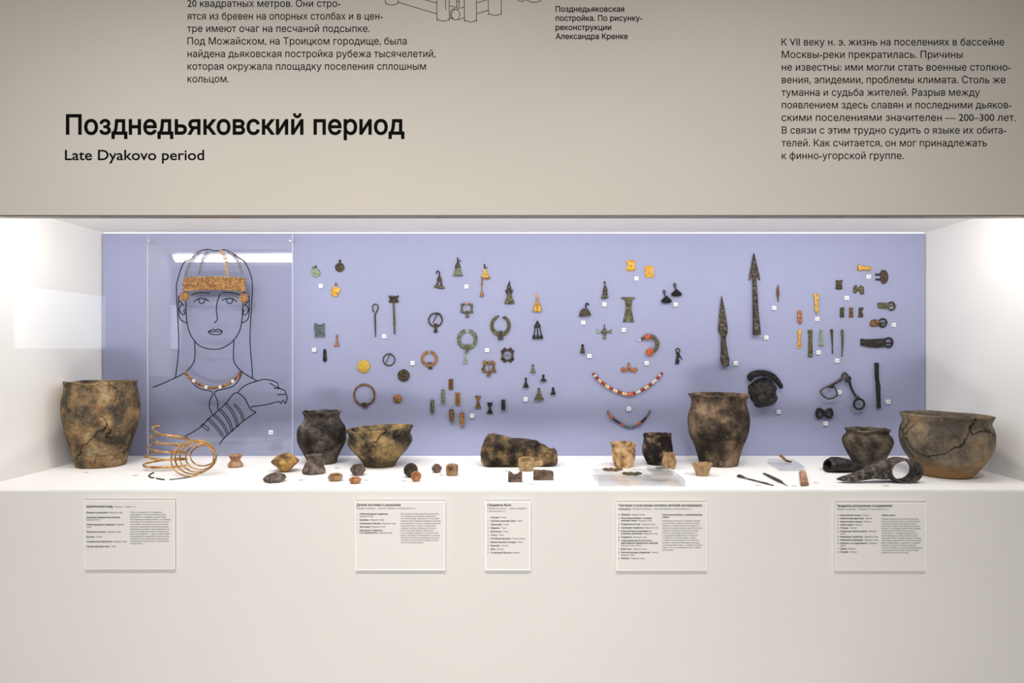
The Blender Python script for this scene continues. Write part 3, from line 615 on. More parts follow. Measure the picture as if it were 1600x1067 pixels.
# --- disc pendants
G = 'disc pendants'
c = (493.5, 426.5)
put('disc_pendant', 'pale green disc pendant with a bent loop', 'pendant', *c, [('disc', mk(*c).lathe([(7.3, .2), (7.3, 1.2), (6.8, 1.8), (6.2, 1.4), (4.5, 1.6), (2, 2.2), (1.2, 2.9), (.3, 3.0)], c, 'y', 28), M['pale']),
    ('loop', mk(*c).tube([(488.6, 417.2), (490.5, 418.9), (493, 418.8), (494.8, 417.6), (494.6, 415.7), (493, 415.8), (492.8, 419)], .9, w=1.6), M['olive'])], G)
c = (531, 418)
put('disc_pendant', 'dark brown round pendant with a grooved rim and knob loop', 'pendant', *c, [('disc', mk(*c).lathe([(7.2, .2), (7.4, 1.4), (7.0, 2.4), (6.0, 2.3), (5.6, 1.5), (3, 1.6), (1.2, 2.0), (1.0, 1.2), (.2, 1.2)], c, 'y', 28), M['bronze']),
    ('loop', mk(*c).ring(531.3, 407.6, 1.3, .8).tube([(531.3, 409), (531.3, 411.4)], .9, smooth=False), M['iron'])], G)
c = (525, 456)
pts = circ(525, 456, 7.9, 26, 0.0+0.95, 2*PI-0.12)
put('disc_pendant', 'golden disc pendant with a piece broken out of its edge', 'pendant', *c, [('disc', mk(*c).shape(pts+[(529.2, 456.6), (528.4, 458.6), (526.2, 458.8), (526.4, 460.6)], t=2.2, b=.6).ring(525, 456, 5.0, .5, 2.4), M['gold']),
    ('loop', mk(*c).tube([(525.2, 449), (525, 446.5), (524.4, 444), (525.6, 442.6), (526.3, 445)], .8, w=1.4), M['olive'])], G)
# --- pins
G = 'dress pins'
c = (587, 500)
put('crook_pin', 'thin dark pin with a looped shepherd crook head', 'pin', *c, one(mk(*c).tube([(584.2, 487.2), (583.2, 486.3), (583.6, 484.5), (582.4, 481), (583, 477.4), (586.6, 475.2), (590.2, 476.8), (591.2, 480.4), (589.6, 485.4), (587.2, 489.6), (586.3, 493), (586.5, 504), (586.8, 515), (586.9, 526.6)], [1.1, 1.1, .9, .9, .9, .9, .9, .95, 1.0, 1.2, 1.3, 1.25, 1.1, .7], w=1.6), 'copper' if 0 else 'bronze'), G)
c = (615.5, 492)
h = mk(*c)
for x, y in ((609.4, 463.6), (613.2, 464), (617.5, 464), (622, 463.2), (611, 466.8), (615.4, 466.6), (620, 466.8), (609.6, 471), (613.4, 470), (617.8, 470), (621.8, 471)): h.ball(x, y, 1.9, 2.4)
h.tube([(609, 470.6), (615.5, 473), (622.4, 470.4)], 1.1, w=1.8).tube([(611, 464), (612.5, 470)], 1.0, w=1.6, smooth=False).tube([(620.5, 464), (619, 470)], 1.0, w=1.6, smooth=False)
put('ornate_pin', 'long brown pin with an openwork knobbed head', 'pin', *c, [('head', h, M['bronze']), ('shaft', mk(*c).tube([(615.3, 472.5), (615.4, 478), (616.2, 500), (616.6, 516), (616.7, 522.6)], [1.2, 1.5, 1.55, 1.4, .8], w=1.8, n=10), M['olive'])], G)
# --- openwork plaque, small fittings
c = (500, 516.5)
o_ = [(491.6, 505), (494, 504.6), (496, 507.5), (499.5, 507.3), (503.4, 507.3), (505.5, 504.8), (508, 505.3), (507.6, 510), (507.4, 516), (508, 521), (507.8, 527.4), (504, 527), (502, 525.6), (498, 525.8), (495.5, 527.6), (492.6, 527.8), (492.4, 521), (491.4, 517), (491.6, 511)]
hl = [[(496, 509.6), (503.4, 509.4), (503.4, 511.6), (496, 511.8)], [(496, 514), (503.4, 513.8), (503.4, 515.6), (496, 515.8)], circ(498, 520, 1.6, 10), circ(502.6, 520, 1.4, 10)]
put('openwork_plaque', 'blue green rectangular openwork plaque with ladder bars', 'plaque', *c, one(mk(*c).shape(o_, hl, t=2.4, b=.6).ring(500, 523.4, 1.6, .6, 2.4), 'teal'))
c = (526.5, 532)
put('knobbed_pendant', 'small copper red pendant with a knob above and a crossbar below', 'pendant', *c, one(mk(*c).ball(526.6, 524.8, 2.0, 2.0).tube([(526.6, 526), (526.8, 531), (526.4, 538)], [1.3, 1.5, 1.9], w=1.8).tube([(522.4, 539.8), (526.5, 538.4), (530.4, 539.6)], 1.9, w=2.0), 'copper'))
c = (508, 556)
put('strap_drop', 'narrow dark drop pendant below the openwork plaque', 'pendant', *c, one(mk(*c).shape([(505.8, 546.5), (507.5, 545.2), (509.6, 546.2), (510.2, 549), (510.8, 556), (511.2, 562), (509.8, 565), (507, 565.4), (504.9, 563), (505.2, 556)], [circ(507.9, 548, .8, 8)], t=2.4, b=.8, smooth=True), 'iron'))
# --- discs and rings of the left group
c = (568.5, 572.5)
put('domed_disc', 'smooth yellow domed disc', 'disc', *c, one(mk(*c).lathe([(9.9, .2), (10.2, 1.2), (9.6, 2.2), (7, 3.2), (4, 3.8), (.5, 4)], c, 'y', 30, wob=.03).rough(.25, .3), 'ochre'))
c = (608, 562)
put('ring_brooch', 'thin plain ring brooch with a slanting pin, beside the yellow disc', 'brooch', *c, [('hoop', mk(*c).ring(608, 562, 9.0, .95), M['bronze']), ('pin', mk(*c).tube([(610, 551.2), (609.4, 553.5), (605.5, 563), (602, 570.8)], [1.1, .9, .7, .5], w=2.6), M['olive'], 'greenish pin')])
c = (631, 586.5)
put('domed_disc', 'dark brown domed disc with a sunken middle', 'disc', *c, one(mk(*c).lathe([(9.4, .2), (9.6, 1.4), (8.6, 3.4), (6.2, 4.4), (4.2, 3.6), (3.2, 2.0), (2.2, 2.2), (1.2, 3.0), (.3, 3.1)], c, 'y', 30), 'bronze'))
c = (569.5, 617)
k_ = mk(*c)
for a in range(4): k_.tube([(566.6+a*2.2, 629.0), (567.4+a*2.0, 633), (568+a*1.9, 636.4)], 1.0, w=2.6)
k_.ring(571.5, 632.4, 2.6, .9, 2.8)
put('neck_ring', 'large plain bronze ring with a knotted fastening at the bottom', 'ring', *c, [('hoop', mk(*c).ring(569.5, 616.6, 16.0, 1.5), M['brown']), ('knot', k_, M['bronze'])])
c = (621.5, 623)
put('domed_disc', 'small orange brown domed disc', 'disc', *c, one(mk(*c).lathe([(6.6, .2), (6.9, 1.4), (5.6, 2.8), (3, 3.6), (.4, 3.9)], c, 'y', 26).rough(.3, .4), 'rust'))
# --- bell and trapezoid pendants of the middle group
G = 'jingling pendants'
c = (686, 438)
put('hooked_pendant', 'dark pendant with a shepherd hook and a boat shaped base', 'pendant', *c, [('hook', hook(*c, [(682.6, 428), (682.2, 425.2), (684.6, 423.8), (686.8, 425.6), (686.8, 429.5), (686.6, 433.5)]), M['iron']),
    ('frame', mk(*c).shape([(684.5, 432), (688.5, 432), (690.8, 437), (689.8, 440), (691.8, 445), (690, 447), (682.5, 447), (681.6, 445), (683.4, 440), (682.2, 437)], [[(685.2, 446), (685, 441.5), (686.6, 440), (688.2, 441.6), (688, 446)], circ(686.6, 436, .9, 8)], t=2.6, b=.7).ball(690, 438, 1.3, 2.6), M['bronze']),
    ('base', mk(*c).loft([((677.4, 448.8, 2), (0, .6, 0), (0, 0, .8)), ((681, 447, 2.4), (0, 2.2, 0), (0, 0, 2.2)), ((686, 448.6, 2.6), (0, 2.6, 0), (0, 0, 2.4)), ((692, 449.6, 2.4), (0, 2.0, 0), (0, 0, 2.2)), ((695.4, 449.8, 2), (0, .7, 0), (0, 0, .8))]), M['olive'])], G)
c = (715.5, 417)
put('bell_pendant', 'green bell pendant with a stem and small side hook', 'pendant', *c, [('stem', mk(*c).tube([(715.2, 402.8), (715.4, 406), (715.6, 411)], 1.1, w=2, smooth=False).tube([(716, 407.8), (718.4, 408.6), (719.6, 406.2)], .7, w=2), M['iron']),
    ('frame', mk(*c).shape([(713.6, 410.5), (717.6, 410.5), (719.8, 416), (719.2, 420.5), (711.4, 420.5), (710.9, 416)], [circ(713.8, 416.6, 1.1, 8), circ(717, 416.6, 1.1, 8)], t=2.6, b=.7), M['bronze']),
    ('bell', mk(*c).lathe([(.4, 419), (4.2, 419.6), (4.7, 423), (5.6, 427), (8.2, 430.6), (8.0, 431.2), (4.6, 429)], (715.6, 3.2), 'z', 20, sy=.38), M['green'])], G)
c = (756.5, 438)
b_ = mk(*c)
for i in range(4): b_.ring(753.2+i*3.7, 434.6+(.6 if i in (1, 2) else 0), 1.5, .7, 2, 12)
put('triangle_pendant', 'golden triangle pendant with a beaded lower edge and one long hanging drop', 'pendant', *c, [('hook', mk(*c).tube([(757, 412.6), (757.2, 416), (757.6, 419.6)], 1.0, w=2, smooth=False).tube([(757.6, 418.6), (760, 418.8), (761.4, 417.6)], .6, w=2), M['iron']),
    ('plate', mk(*c).shape([(757.6, 419.5), (759, 420.5), (764.8, 431.4), (764.6, 434), (752.6, 434), (752.6, 431.4), (756.4, 420.5)], [circ(756.6, 429, 1.0, 8), circ(760.8, 429, 1.0, 8), circ(758.7, 425.6, .8, 8)], t=2, b=.5), M['ochre']), ('beading', b_, M['rust']),
    ('drop', mk(*c).tube([(753.4, 437.6), (753.2, 444), (752.8, 450), (752.8, 455.4)], [1.2, 1.3, .8, .9], w=2).lathe([(.9, 454.5), (2.0, 457.5), (3.0, 461), (3.5, 463), (2.2, 463.8)], (752.9, 3), 'z', 14, sy=.7), M['rust'])], G)
c = (796, 457)
f_ = mk(*c)
f_.ring(795.4, 448.9, 2.4, 1.0, 2.2, 16)
for sx in (-1, 1): f_.ring(795.6+sx*2.8, 454.8, 2.0, 1.1, 2.4, 16).tube([(795.6+sx*4.4, 453), (795.6+sx*5, 455), (795.6+sx*3, 459), (795.6+sx*2.6, 463)], 1.1, w=2.4)
put('bell_pendant', 'tall brown green bell pendant with paired scrolls above a wide skirt', 'pendant', *c, [('hook', mk(*c).tube([(796, 439.6), (795.8, 443), (795.4, 447)], .9, w=2, smooth=False).tube([(792.8, 444.2), (795.4, 444.6), (797.2, 443)], .7, w=2.4), M['iron']), ('frame', f_, M['bronze']),
    ('bell', mk(*c).lathe([(2.8, 459.5), (3.6, 463), (5.2, 467.5), (7.8, 472.2), (8.2, 473.6), (5, 474.6)], (796, 3.2), 'z', 20, sy=.38), M['olive'])], G)
c = (839.3, 473)
b_ = mk(*c); b_.tube([(836.8, 464.6), (838.4, 464.6), (839, 460), (840.4, 460), (841, 465.5)], .8, w=2)
for y, n in ((467.6, 1), (471.2, 1), (474.8, 3), (478, 3)):
    for i in range(n): b_.ball(839.3+(i-(n-1)/2)*2.9, y, 1.75, 2.4)
put('gilded_pendant', 'bright golden pendant ending in two fat bells', 'pendant', *c, [('chain', b_, M['gold']), ('bell', mk(*c).lathe([(1.3, 477), (2.7, 480.4), (3.7, 484.4), (3.4, 486.6), (1.6, 487)], (836.4, 3.2), 'z', 16), M['gold']), ('bell', mk(*c).lathe([(1.3, 477), (2.7, 480.4), (3.7, 484.4), (3.4, 486.6), (1.6, 487)], (842.6, 3.2), 'z', 16), M['gold'])], G)
c = (839.6, 515)
ps = [('plate', mk(*c).shape([(839.6, 501), (840.6, 501.6), (845, 510), (844.2, 513), (841.6, 511.6), (839.6, 513.2), (837.4, 511.6), (835, 513), (834.2, 510), (838.6, 501.6)], [circ(839.6, 508, 1.3, 10)], t=2.2, b=.6), M['iron'])]
for a, b in ((836, 834.4), (839.6, 840.2), (843.4, 845.8)):
    ps.append(('drop', mk(*c).tube([(a, 512.4), ((a+b)/2, 518), (b, 524)], .8, w=2, smooth=False).lathe([(.9, 522.5), (2.2, 525), (2.7, 528), (1.7, 529.6)], (b, 3), 'z', 14), M['iron']))
put('triangle_pendant', 'dark triangle pendant with three hanging drops', 'pendant', *c, ps, G)
# --- brooches
G = 'ring brooches'
c = (680.5, 503)
put('ring_brooch', 'plain dark red brown ring brooch with pin and a waisted plate below', 'brooch', *c, [('hoop', mk(*c).ring(680.5, 500, 10.4, 1.2).tube([(685, 489.6), (688.2, 492.6), (690.6, 496.4)], 1.5, w=1.6), M['bronze']), ('pin', mk(*c).tube([(683.8, 488.6), (683, 491.4), (679.4, 499), (676.8, 505)], [1.2, .9, .8, .6], w=3.2), M['iron']),
    ('plate', mk(*c).shape([(677.6, 506), (679.4, 505), (680.6, 507), (682, 505), (684, 506), (683.4, 510), (682.6, 513), (684.2, 519.6), (677.8, 519.6), (679, 513), (678.2, 510)], t=2.6, b=.7, w0=.6), M['bronze'])], G)
c = (729.5, 484)
ps = [('hoop', mk(*c).ring(729.3, 481.8, 7.8, 1.3), M['olive']), ('plate', mk(*c).shape([(727.2, 486), (728.6, 485), (730, 487), (731.4, 485), (733, 486), (732.4, 490), (732.8, 496), (727.8, 496), (727.8, 490)], t=2.6, b=.6, w0=.6), M['olive']), ('pin_hinge', mk(*c).shape([(725.4, 474.4), (729.4, 471.6), (733.2, 474.2), (730.4, 476.2), (729.4, 479), (728.2, 476.2)], t=3, b=.7), M['copper'], 'reddish hinge')]
for x, y in ((721.6, 477.6), (737.4, 477.2), (721.4, 486.6), (737.6, 486.6)): ps.append(('knob', mk(*c).ball(x-.4, y-1.6, 1.9, 2).ball(x+.3, y+1.2, 1.9, 2), M['teal']))
put('knobbed_brooch', 'small green ring brooch with four knobs and a reddish hinge', 'brooch', *c, ps, G)
c = (782, 510)
def horseshoe(cx, cy, ro, ri, gap, n=30, squash=1.06, scal=0, taper=.75):
    o, i_ = [], []
    for k in range(n):
        a = -PI/2+gap+(2*PI-2*gap)*k/(n-1); e = taper+(1-taper)*math.sin(PI*k/(n-1)); m_ = (ro+ri)/2; q = (ro-ri)/2*e
        r_ = m_+q+(scal if scal and k % 2 else 0)
        o.append((cx+r_*math.cos(a), cy+r_*squash*math.sin(a))); i_.append((cx+(m_-q)*math.cos(a), cy+(m_-q)*squash*math.sin(a)))
    return o+i_[::-1]
b_ = mk(*c).shape(horseshoe(782, 508.6, 16.4, 10.4, .42), t=3, b=.9)
for k in range(17):
    a = -PI/2+.6+(2*PI-1.2)*k/16
    for rr in (12.2, 14.6): b_.ball(782+rr*math.cos(a), 508.6+rr*1.06*math.sin(a), .75, 3.3, n=8)
put('horseshoe_brooch', 'large dark horseshoe brooch with a dotted body open at the top', 'brooch', *c, [('hoop', b_, M['olive']), ('terminal', mk(*c).tube([(777, 493.6), (780, 494.8)], 1.0, w=2.4, smooth=False), M['iron']), ('terminal', mk(*c).tube([(785, 495.8), (788, 497.4)], 1.0, w=2.4, smooth=False), M['iron']),
    ('plate', mk(*c).shape([(778.6, 517), (780, 516), (781.8, 519), (783.8, 516), (785.4, 517), (784.4, 522), (784.6, 525), (787, 529), (783, 531), (777.4, 530.6), (779.4, 525), (779.8, 522)], t=3, b=.8, w0=1.2), M['bronze'])], G)
c = (730, 538)
b_ = mk(*c).shape(horseshoe(730.2, 530, 15.6, 10, .18, 48, 1.0, .9, .9), t=2.6, b=.6)
for k in range(16):
    a = -PI/2+.35+(2*PI-.7)*k/15
    if abs(a-PI/2) < .25: continue
    b_.tube([(730.2+10.8*math.cos(a-.08), 530+10.8*math.sin(a-.08)), (730.2+15.6*math.cos(a+.1), 530+15.6*math.sin(a+.1))], [.8, 1.2], w=2.6, smooth=False)
put('leafy_brooch', 'green ring brooch edged with leaf ridges and a drop hanging below', 'brooch', *c, [('hoop', b_, M['green']), ('plate', mk(*c).shape([(726.8, 539.4), (728.6, 537.6), (729.6, 539.6), (731.6, 537.6), (733.6, 539), (733, 545), (731.6, 548.6), (728.4, 548.6), (727, 545)], t=3, b=.8, w0=1.2), M['olive']),
    ('drop', mk(*c).tube([(727.6, 548), (725.6, 550), (726.8, 553), (728.2, 550.4), (731, 550.6), (732.6, 549)], .9, w=2).tube([(726.6, 553), (726.4, 558), (726.8, 562)], [1.0, 1.1, 1.3], w=2).lathe([(1.3, 560.5), (2.2, 563.6), (3.0, 566), (2.2, 567)], (727, 3), 'z', 14), M['pale'])], G)
c = (671, 562)
put('ridged_brooch', 'orange brown ridged ring brooch with a notched top', 'brooch', *c, [('hoop', mk(*c).shape(horseshoe(671, 560.5, 13, 8.6, .12, 46, .98, .5, .9), t=2.8, b=.8).tube([(674.6, 549.8), (676.4, 551.4), (677.6, 554)], 1.3, w=2.8), M['rust']),
    ('tip', mk(*c).shape([(668.6, 573), (674, 573), (676.6, 576), (672.4, 577), (669.6, 576.4)], t=2.4, b=.6), M['bronze']), ('prongs', mk(*c).tube([(669.4, 569), (669, 565.2)], .9, w=2.2, smooth=False).tube([(672.8, 569), (673.2, 565.2)], .9, w=2.2, smooth=False), M['bronze'])], G)
c = (793, 555)
ps = [('hoop', mk(*c).ring(793, 555, 8.0, 1.5), M['bronze']), ('bar', mk(*c).tube([(785.6, 553.8), (800.6, 553.8)], .45, w=2.6, smooth=False).tube([(785.8, 556.2), (800.6, 556.2)], .45, w=2.6, smooth=False), M['silver'], 'two thin pale cross bars')]
for sx in (-1, 1):
    for sy in (-1, 1): ps.append(('lobe', mk(*c).lathe([(2.6, .3), (2.7, 1.6), (1.6, 2.8), (.3, 3)], (793+sx*7.9, 555+sy*5.9), 'y', 14).lathe([(2.5, .3), (2.6, 1.6), (1.6, 2.8), (.3, 3)], (793+sx*4.5, 555+sy*9.2), 'y', 14), M['bronze']))
put('lobed_brooch', 'dark brown ring brooch with four double lobes and a cross bar', 'brooch', *c, ps, G)
c = (764, 576)
ps = [('hoop', mk(*c).ring(763.8, 573.8, 7.8, 1.6), M['brown']), ('pin', mk(*c).tube([(763.8, 564.6), (764, 570), (764.2, 580)], [1.0, .8, .7], w=3, smooth=False), M['green'], 'green pin'), ('plate', mk(*c).shape([(761.6, 581), (762.8, 579.6), (764, 581.4), (765.2, 579.6), (766.2, 581), (765.8, 584), (767.4, 587.8), (760.2, 587.8), (762, 584)], t=3, b=.7, w0=1), M['brown'])]
for x, y in ((757.4, 567), (770.6, 567), (755.6, 578.6), (771.8, 578)): ps.append(('lobe', mk(*c).ball(x-1, y-1.4, 2.7, 2).ball(x+1, y+1.2, 2.7, 2), M['rust' if y < 570 else 'brown']))
put('lobed_brooch', 'flower shaped brown ring brooch with an upright green pin', 'brooch', *c, ps, G)
# --- trapezoids
G = 'small trapezoid pendants'
for lab, mat, (cx, cy), top, bot, hw, wd in (('tiny green trapezoid pendant with a ring, topmost of the five by the dark bead tube', 'green', (832.6, 576), 569.4, 582.2, 4.4, 1),
    ('small dark triangle pendant to the right of and below the tiny green one', 'iron', (849, 590.4), 585.6, 595.6, 5.2, 1), ('slender dark pointed pendant, leftmost of the five trapezoids', 'iron', (821.6, 598), 590.6, 605.4, 4.8, 1),
    ('largest dark green trapezoid pendant of the five', 'olive', (842, 616), 606, 625, 7.6, 1), ('stubby black pyramid pendant, rightmost of the five', 'black', (864.2, 610.6), 605.4, 616, 4.4, 1)):
    c = (cx, cy); big = hw > 7; h_ = bot-top; neck = top+(3.6 if not big else 2.2)
    p_ = mk(*c).loft([((cx, neck, 1.6), (1.0 if hw != 4.4 or mat != 'black' else 2.2, 0, 0), (0, 0, 1.2)), ((cx+.1, (neck+bot)/2, 2.2), (hw*.5, 0, 0), (0, 0, 2.0)), ((cx, bot-1, 2.6), (hw, 0, 0), (0, 0, 2.3)), ((cx-.2, bot+.2, 2.6), (hw*.9, 0, 0), (0, 0, 2.0))], 14, 3.0).rough(.35, .3, cx)
    r_ = mk(*c).ring(cx, top+1.6, 1.4, .75, None, 14)
    put('trapezoid_pendant', lab, 'pendant', cx, cy, [('plate', p_, M[mat]), ('loop', r_, M[mat])], G)
# --- spiral tube beads, bow ties
G = 'small tube and plaque ornaments'
def tubebead(lab, mat, x, y0, y1, hw, lean=0, ribs=0):
    c = (x, (y0+y1)/2); m = mk(*c)
    if ribs:
        m.shape([(x-hw, y0), (x+hw, y0), (x+hw+lean, y1), (x-hw+lean, y1)], t=1.8, b=.4)
        for i in range(ribs):
            for sx in (-.48, .48): m.ball(x+sx*hw+lean*(i+.5)/ribs, y0+(y1-y0)*(i+.5)/ribs, hw*.46, 2.2, n=10)
    else:
        n = 11; pr = []
        for i in range(n): pr.append(((x+lean*i/(n-1), y0+(y1-y0)*i/(n-1), hw+.2), (hw*(1+(.05 if i % 2 else -.03)), 0, 0), (0, 0, hw*.8)))
        m.loft(pr, 14, 2.4)
    put('tube_bead', lab, 'bead', *c, one(m, mat), G)
tubebead('rectangular brown plaque with raised dots, topmost of the tube ornaments', 'brown', 704.4, 592, 609, 3.6, .4, 4)
tubebead('grey green tube bead beside and below the topmost dotted plaque', 'green', 692.4, 609, 631.8, 2.8, .2)
tubebead('olive brown tube bead, leftmost of the tube ornaments', 'olive', 675.8, 624.6, 645, 2.9, -.2)
tubebead('golden plaque with two rows of bright raised dots', 'rust', 715.1, 613.4, 633, 4.0, .3, 5)
tubebead('brown half tube plaque with a straight cut top, beneath the two dotted plaques', 'brown', 705.5, 639.4, 657.6, 3.6, .8)
tubebead('golden brown tube bead, lowest and beside the square tag', 'rust', 721.6, 644.2, 663.4, 3.6, .8)
tubebead('short black tube bead to the right of the bow tie plaques', 'iron', 786.4, 624.2, 640.2, 3.1, .2)
for lab, mat, x, y in (('olive brown bow tie plaque, the upper of the two', 'brown', 747, 628), ('black bow tie plaque, the lower of the two', 'iron', 765.4, 637.4)):
    h = 9.6 if y < 630 else 8.6; hw = 4.7
    m = mk(x, y).shape([(x-hw, y-h), (x+hw, y-h), (x+1.5, y-.4), (x+1.6, y+.6), (x+hw+.2, y+h), (x-hw-.2, y+h), (x-1.6, y+.6), (x-1.5, y-.4)], t=2.6, b=.7).ball(x, y, 1.5, 2.6)
    put('bow_tie_plaque', lab, 'plaque', x, y, one(m, mat), G)
# --- right of the middle
c = (985.5, 415)
put('gold_plaque', 'torn golden plaque with ragged sides', 'plaque', *c, one(mk(*c).shape([(977.4, 408.4), (979.8, 406.6), (986, 407), (991.6, 406.8), (992.4, 411), (991.8, 415), (992.6, 419.6), (992, 423), (985, 423.6), (978.4, 422.6), (977.6, 419), (980.2, 417.2), (978.8, 415.2), (981, 412.8), (979, 411)], t=2.4, b=.6).ball(984.4, 414.6, 1.7, 2.4).tube([(980, 409), (991, 409)], .8, w=2.4, smooth=False).tube([(980, 421), (991.4, 421)], .8, w=2.4, smooth=False).rough(.4, .35, 3), 'gold'), 'golden plaques')
c = (1014, 425)
m = mk(*c).shape([(1006.8, 415.8), (1020.6, 415.8), (1021.6, 433.6), (1007.8, 434)], t=2.4, b=.6)
for y in (418, 422.4, 424.8, 427.2, 431.6): m.tube([(1009, y), (1011.6, y+.9), (1014, y), (1016.6, y+.9), (1019.4, y)], .7, w=2.5)
put('gold_plaque', 'whole rectangular golden plaque with embossed waves', 'plaque', *c, one(m, 'gold'), 'golden plaques')
c = (944.6, 454)
put('duck_pendant', 'olive pendant with a bent hook and a split bell body', 'pendant', *c, [('hook', hook(*c, [(943.4, 441.8), (944, 440), (945, 441.6), (944.8, 445), (945, 448.4)], .8), M['iron']),
    ('body', mk(*c).loft([((945.2, 447.6, 2.4), (1.8, 0, 0), (0, 0, 1.6)), ((945.4, 453, 2.8), (3.6, 0, 0), (0, 0, 2.2)), ((945.2, 458.6, 2.8), (3.2, 0, 0), (0, 0, 2.4)), ((944.6, 463, 3), (5.4, 0, 0), (0, 0, 2.7)), ((944.4, 466.4, 2.6), (5.6, 0, 0), (0, 0, 2.0))]).rough(.5, .35, 5), M['bronze']), ('bell', mk(*c).ball(941.8, 463.6, 2.5, 4).ball(947.6, 463.6, 2.5, 4), M['green'])])
c = (914, 485)
put('dome_pendant', 'brown half dome pendant hanging from a curled hook', 'pendant', *c, [('hook', hook(*c, [(919.6, 477.2), (918.6, 474.8), (916, 474.6), (915, 477), (915.6, 481.6)], 1.0), M['black']),
    ('dome', mk(*c).loft([((913.5, 482.2, 2.4), (3.6, 0, 0), (0, 0, 1.5)), ((913.6, 484.6, 3.0), (6, 0, 0), (0, 0, 2.4)), ((913.7, 488.6, 3.4), (8, .2, 0), (0, 0, 3)), ((913.8, 492.4, 3.4), (9.6, -.7, 0), (0, 0, 3)), ((913.6, 493.8, 3), (9, -.7, 0), (0, 0, 2.4))], 20, 2.2), M['bronze'])])
c = (981, 484)
put('forked_plate', 'large olive T shaped plate splitting into two legs with a flared top', 'plate', *c, [('plate', mk(*c).shape([(970.4, 464.6), (992, 464.6), (992, 465.8), (987, 469.8), (986.2, 482), (988, 492), (990.2, 503.2), (985.8, 503.4), (983, 487), (982, 484.2), (981, 487), (978.4, 503.2), (973, 503.2), (975.8, 492), (977.6, 482), (976.6, 469.8), (970.2, 465.8)], t=3, b=.9).ball(981.6, 470, 2, 3.2).ball(981.6, 477, 2, 3.2), M['olive']),
    ('tongue', mk(*c).shape([(981, 487.6), (982.6, 487.6), (985.2, 503.4), (978.8, 503.2)], t=1.4, b=.4), M['green'])])
c = (1040, 466)
def bellring(cx, y, x1, lab, rx):
    put('ringed_bell', lab, 'bell', cx, y, [('ring', mk(cx, y).ring(x1, y-10, 1.9, .8, None, 16, Ry=2.6).tube([(x1, y-7.4), (x1+.8, y-3.4)], 1.0, w=2.4, smooth=False), M['iron']),
        ('bell', mk(cx, y).lathe([(1.4, y-3.2), (3.6, y-.6), (8.2, y+3.4), (8.4, y+5), (7.4, y+6.6), (4.4, y+7.6), (3.6, y+5.4), (2.6, y+3)], (cx+1.4, 4.6), 'z', 20, sy=.6), M['black'])], 'two dark bells on rings')
bellring(1039, 466, 1037.4, 'black bell hanging on a ring, the lower of the pair', 8)
bellring(1054.6, 455.4, 1054, 'black bell hanging on a ring, the upper of the pair', 7)
c = (944, 519)
ps = [('centre', mk(*c).shape([(944, 511), (949.8, 519), (944.6, 526), (938.4, 519)], [[(944, 514.4), (946.8, 517.4), (941.4, 517.4)], [(942, 520.4), (946.6, 520.4), (944.4, 523.6)]], t=2.2, b=.5), M['olive']), ('stem', mk(*c).tube([(944.2, 507), (944, 512)], .8, w=1.8, smooth=False), M['bronze'])]
for pts in ([(939, 518.6), (932.4, 514.2), (932, 522)], [(949.4, 518.6), (955, 513.8), (955.6, 521.8)], [(944.4, 524.6), (948, 529.4), (940.8, 529.4)]): ps.append(('arm', mk(*c).shape(pts, t=2, b=.4), M['pale' if pts[0][0] < 948 and pts[0][1] < 520 else 'green']))
put('cross_pendant', 'pale green openwork cross pendant with three triangular arms', 'pendant', *c, ps)
c = (910, 545)
put('little_bell', 'tiny black bell with a reddish middle, beside a square tag', 'bell', *c, [('loop', mk(*c).ring(910.2, 539.8, 1.3, .9, None, 14), M['black']), ('body', mk(*c).lathe([(1.4, 540.6), (2.4, 544), (2.8, 547), (3.8, 551), (2.6, 552.4)], (910, 3.4), 'z', 14, sy=.8), M['bronze'])])
c = (1014, 537)
ps = [('bow', mk(*c).tube([(1000.6, 530.6), (1004.6, 527.8), (1010, 525.4), (1016, 524.8), (1021, 527), (1025, 532), (1026.4, 538), (1025, 544), (1021, 548.6), (1016, 550.6)], [1.6, 2.2, 2.6, 2.6, 2.8, 3.0, 3.0, 2.8, 2.6, 2.2], w=3.2, n=12), M['olive']),
      ('enamel_disc', mk(*c).lathe([(4.4, 1.0), (4.6, 6.0), (3.6, 6.9), (.5, 7.1)], (1011, 526.4), 'y', 20), M['enamel'], 'orange red enamel disc'), ('enamel_disc', mk(*c).lathe([(5.6, .3), (5.9, 5.4), (4.8, 6.6), (.5, 6.9)], (1014.2, 550), 'y', 22), M['enamel'], 'orange red enamel disc'),
      ('tip', mk(*c).tube([(998.4, 532), (1001.4, 530)], [1.4, 1.8], w=3, smooth=False), M['whitebead'], 'pale end')]
put('curved_brooch', 'hook shaped bronze brooch with two orange red enamel discs', 'brooch', *c, ps)
c = (982, 576)
ps = [('frame', mk(*c).tube([(976, 579.6), (979, 576), (982.2, 572.4), (985.4, 576), (990, 579)], 1.9, w=2.4).tube([(978, 581), (982, 577.4), (986.6, 580.6)], .8, w=2.4).ring(982, 568.8, 1.5, .7, None, 14).tube([(980.4, 572.6), (982, 570.6), (983.6, 572.6)], .8, w=2), M['copper'])]
for x, y in ((973.4, 577.4), (991.6, 578)):
    ps.append(('plate', mk(*c).shape([(x-4.4, y-1.6), (x+.4, y-4.6), (x+3.8, y+.6), (x-1, y+5)] if x < 980 else [(x-3.6, y-.6), (x+.4, y-4.4), (x+5, y-1), (x+1.4, y+4.8), (x-2.4, y+3.2)], t=2.2, b=.5), M['rust']))
    ps.append(('enamel_inlay', mk(*c).lathe([(2.0, 2.3), (1.9, 3.2), (.3, 3.4)], (x, y), 'y', 12), M['enamel'], 'red enamel dot'))
put('enamel_ornament', 'small coppery pendant of two arms with red enamel ends, above the red bead string', 'pendant', *c, ps)
c = (1059, 556)
m2 = mk(*c)
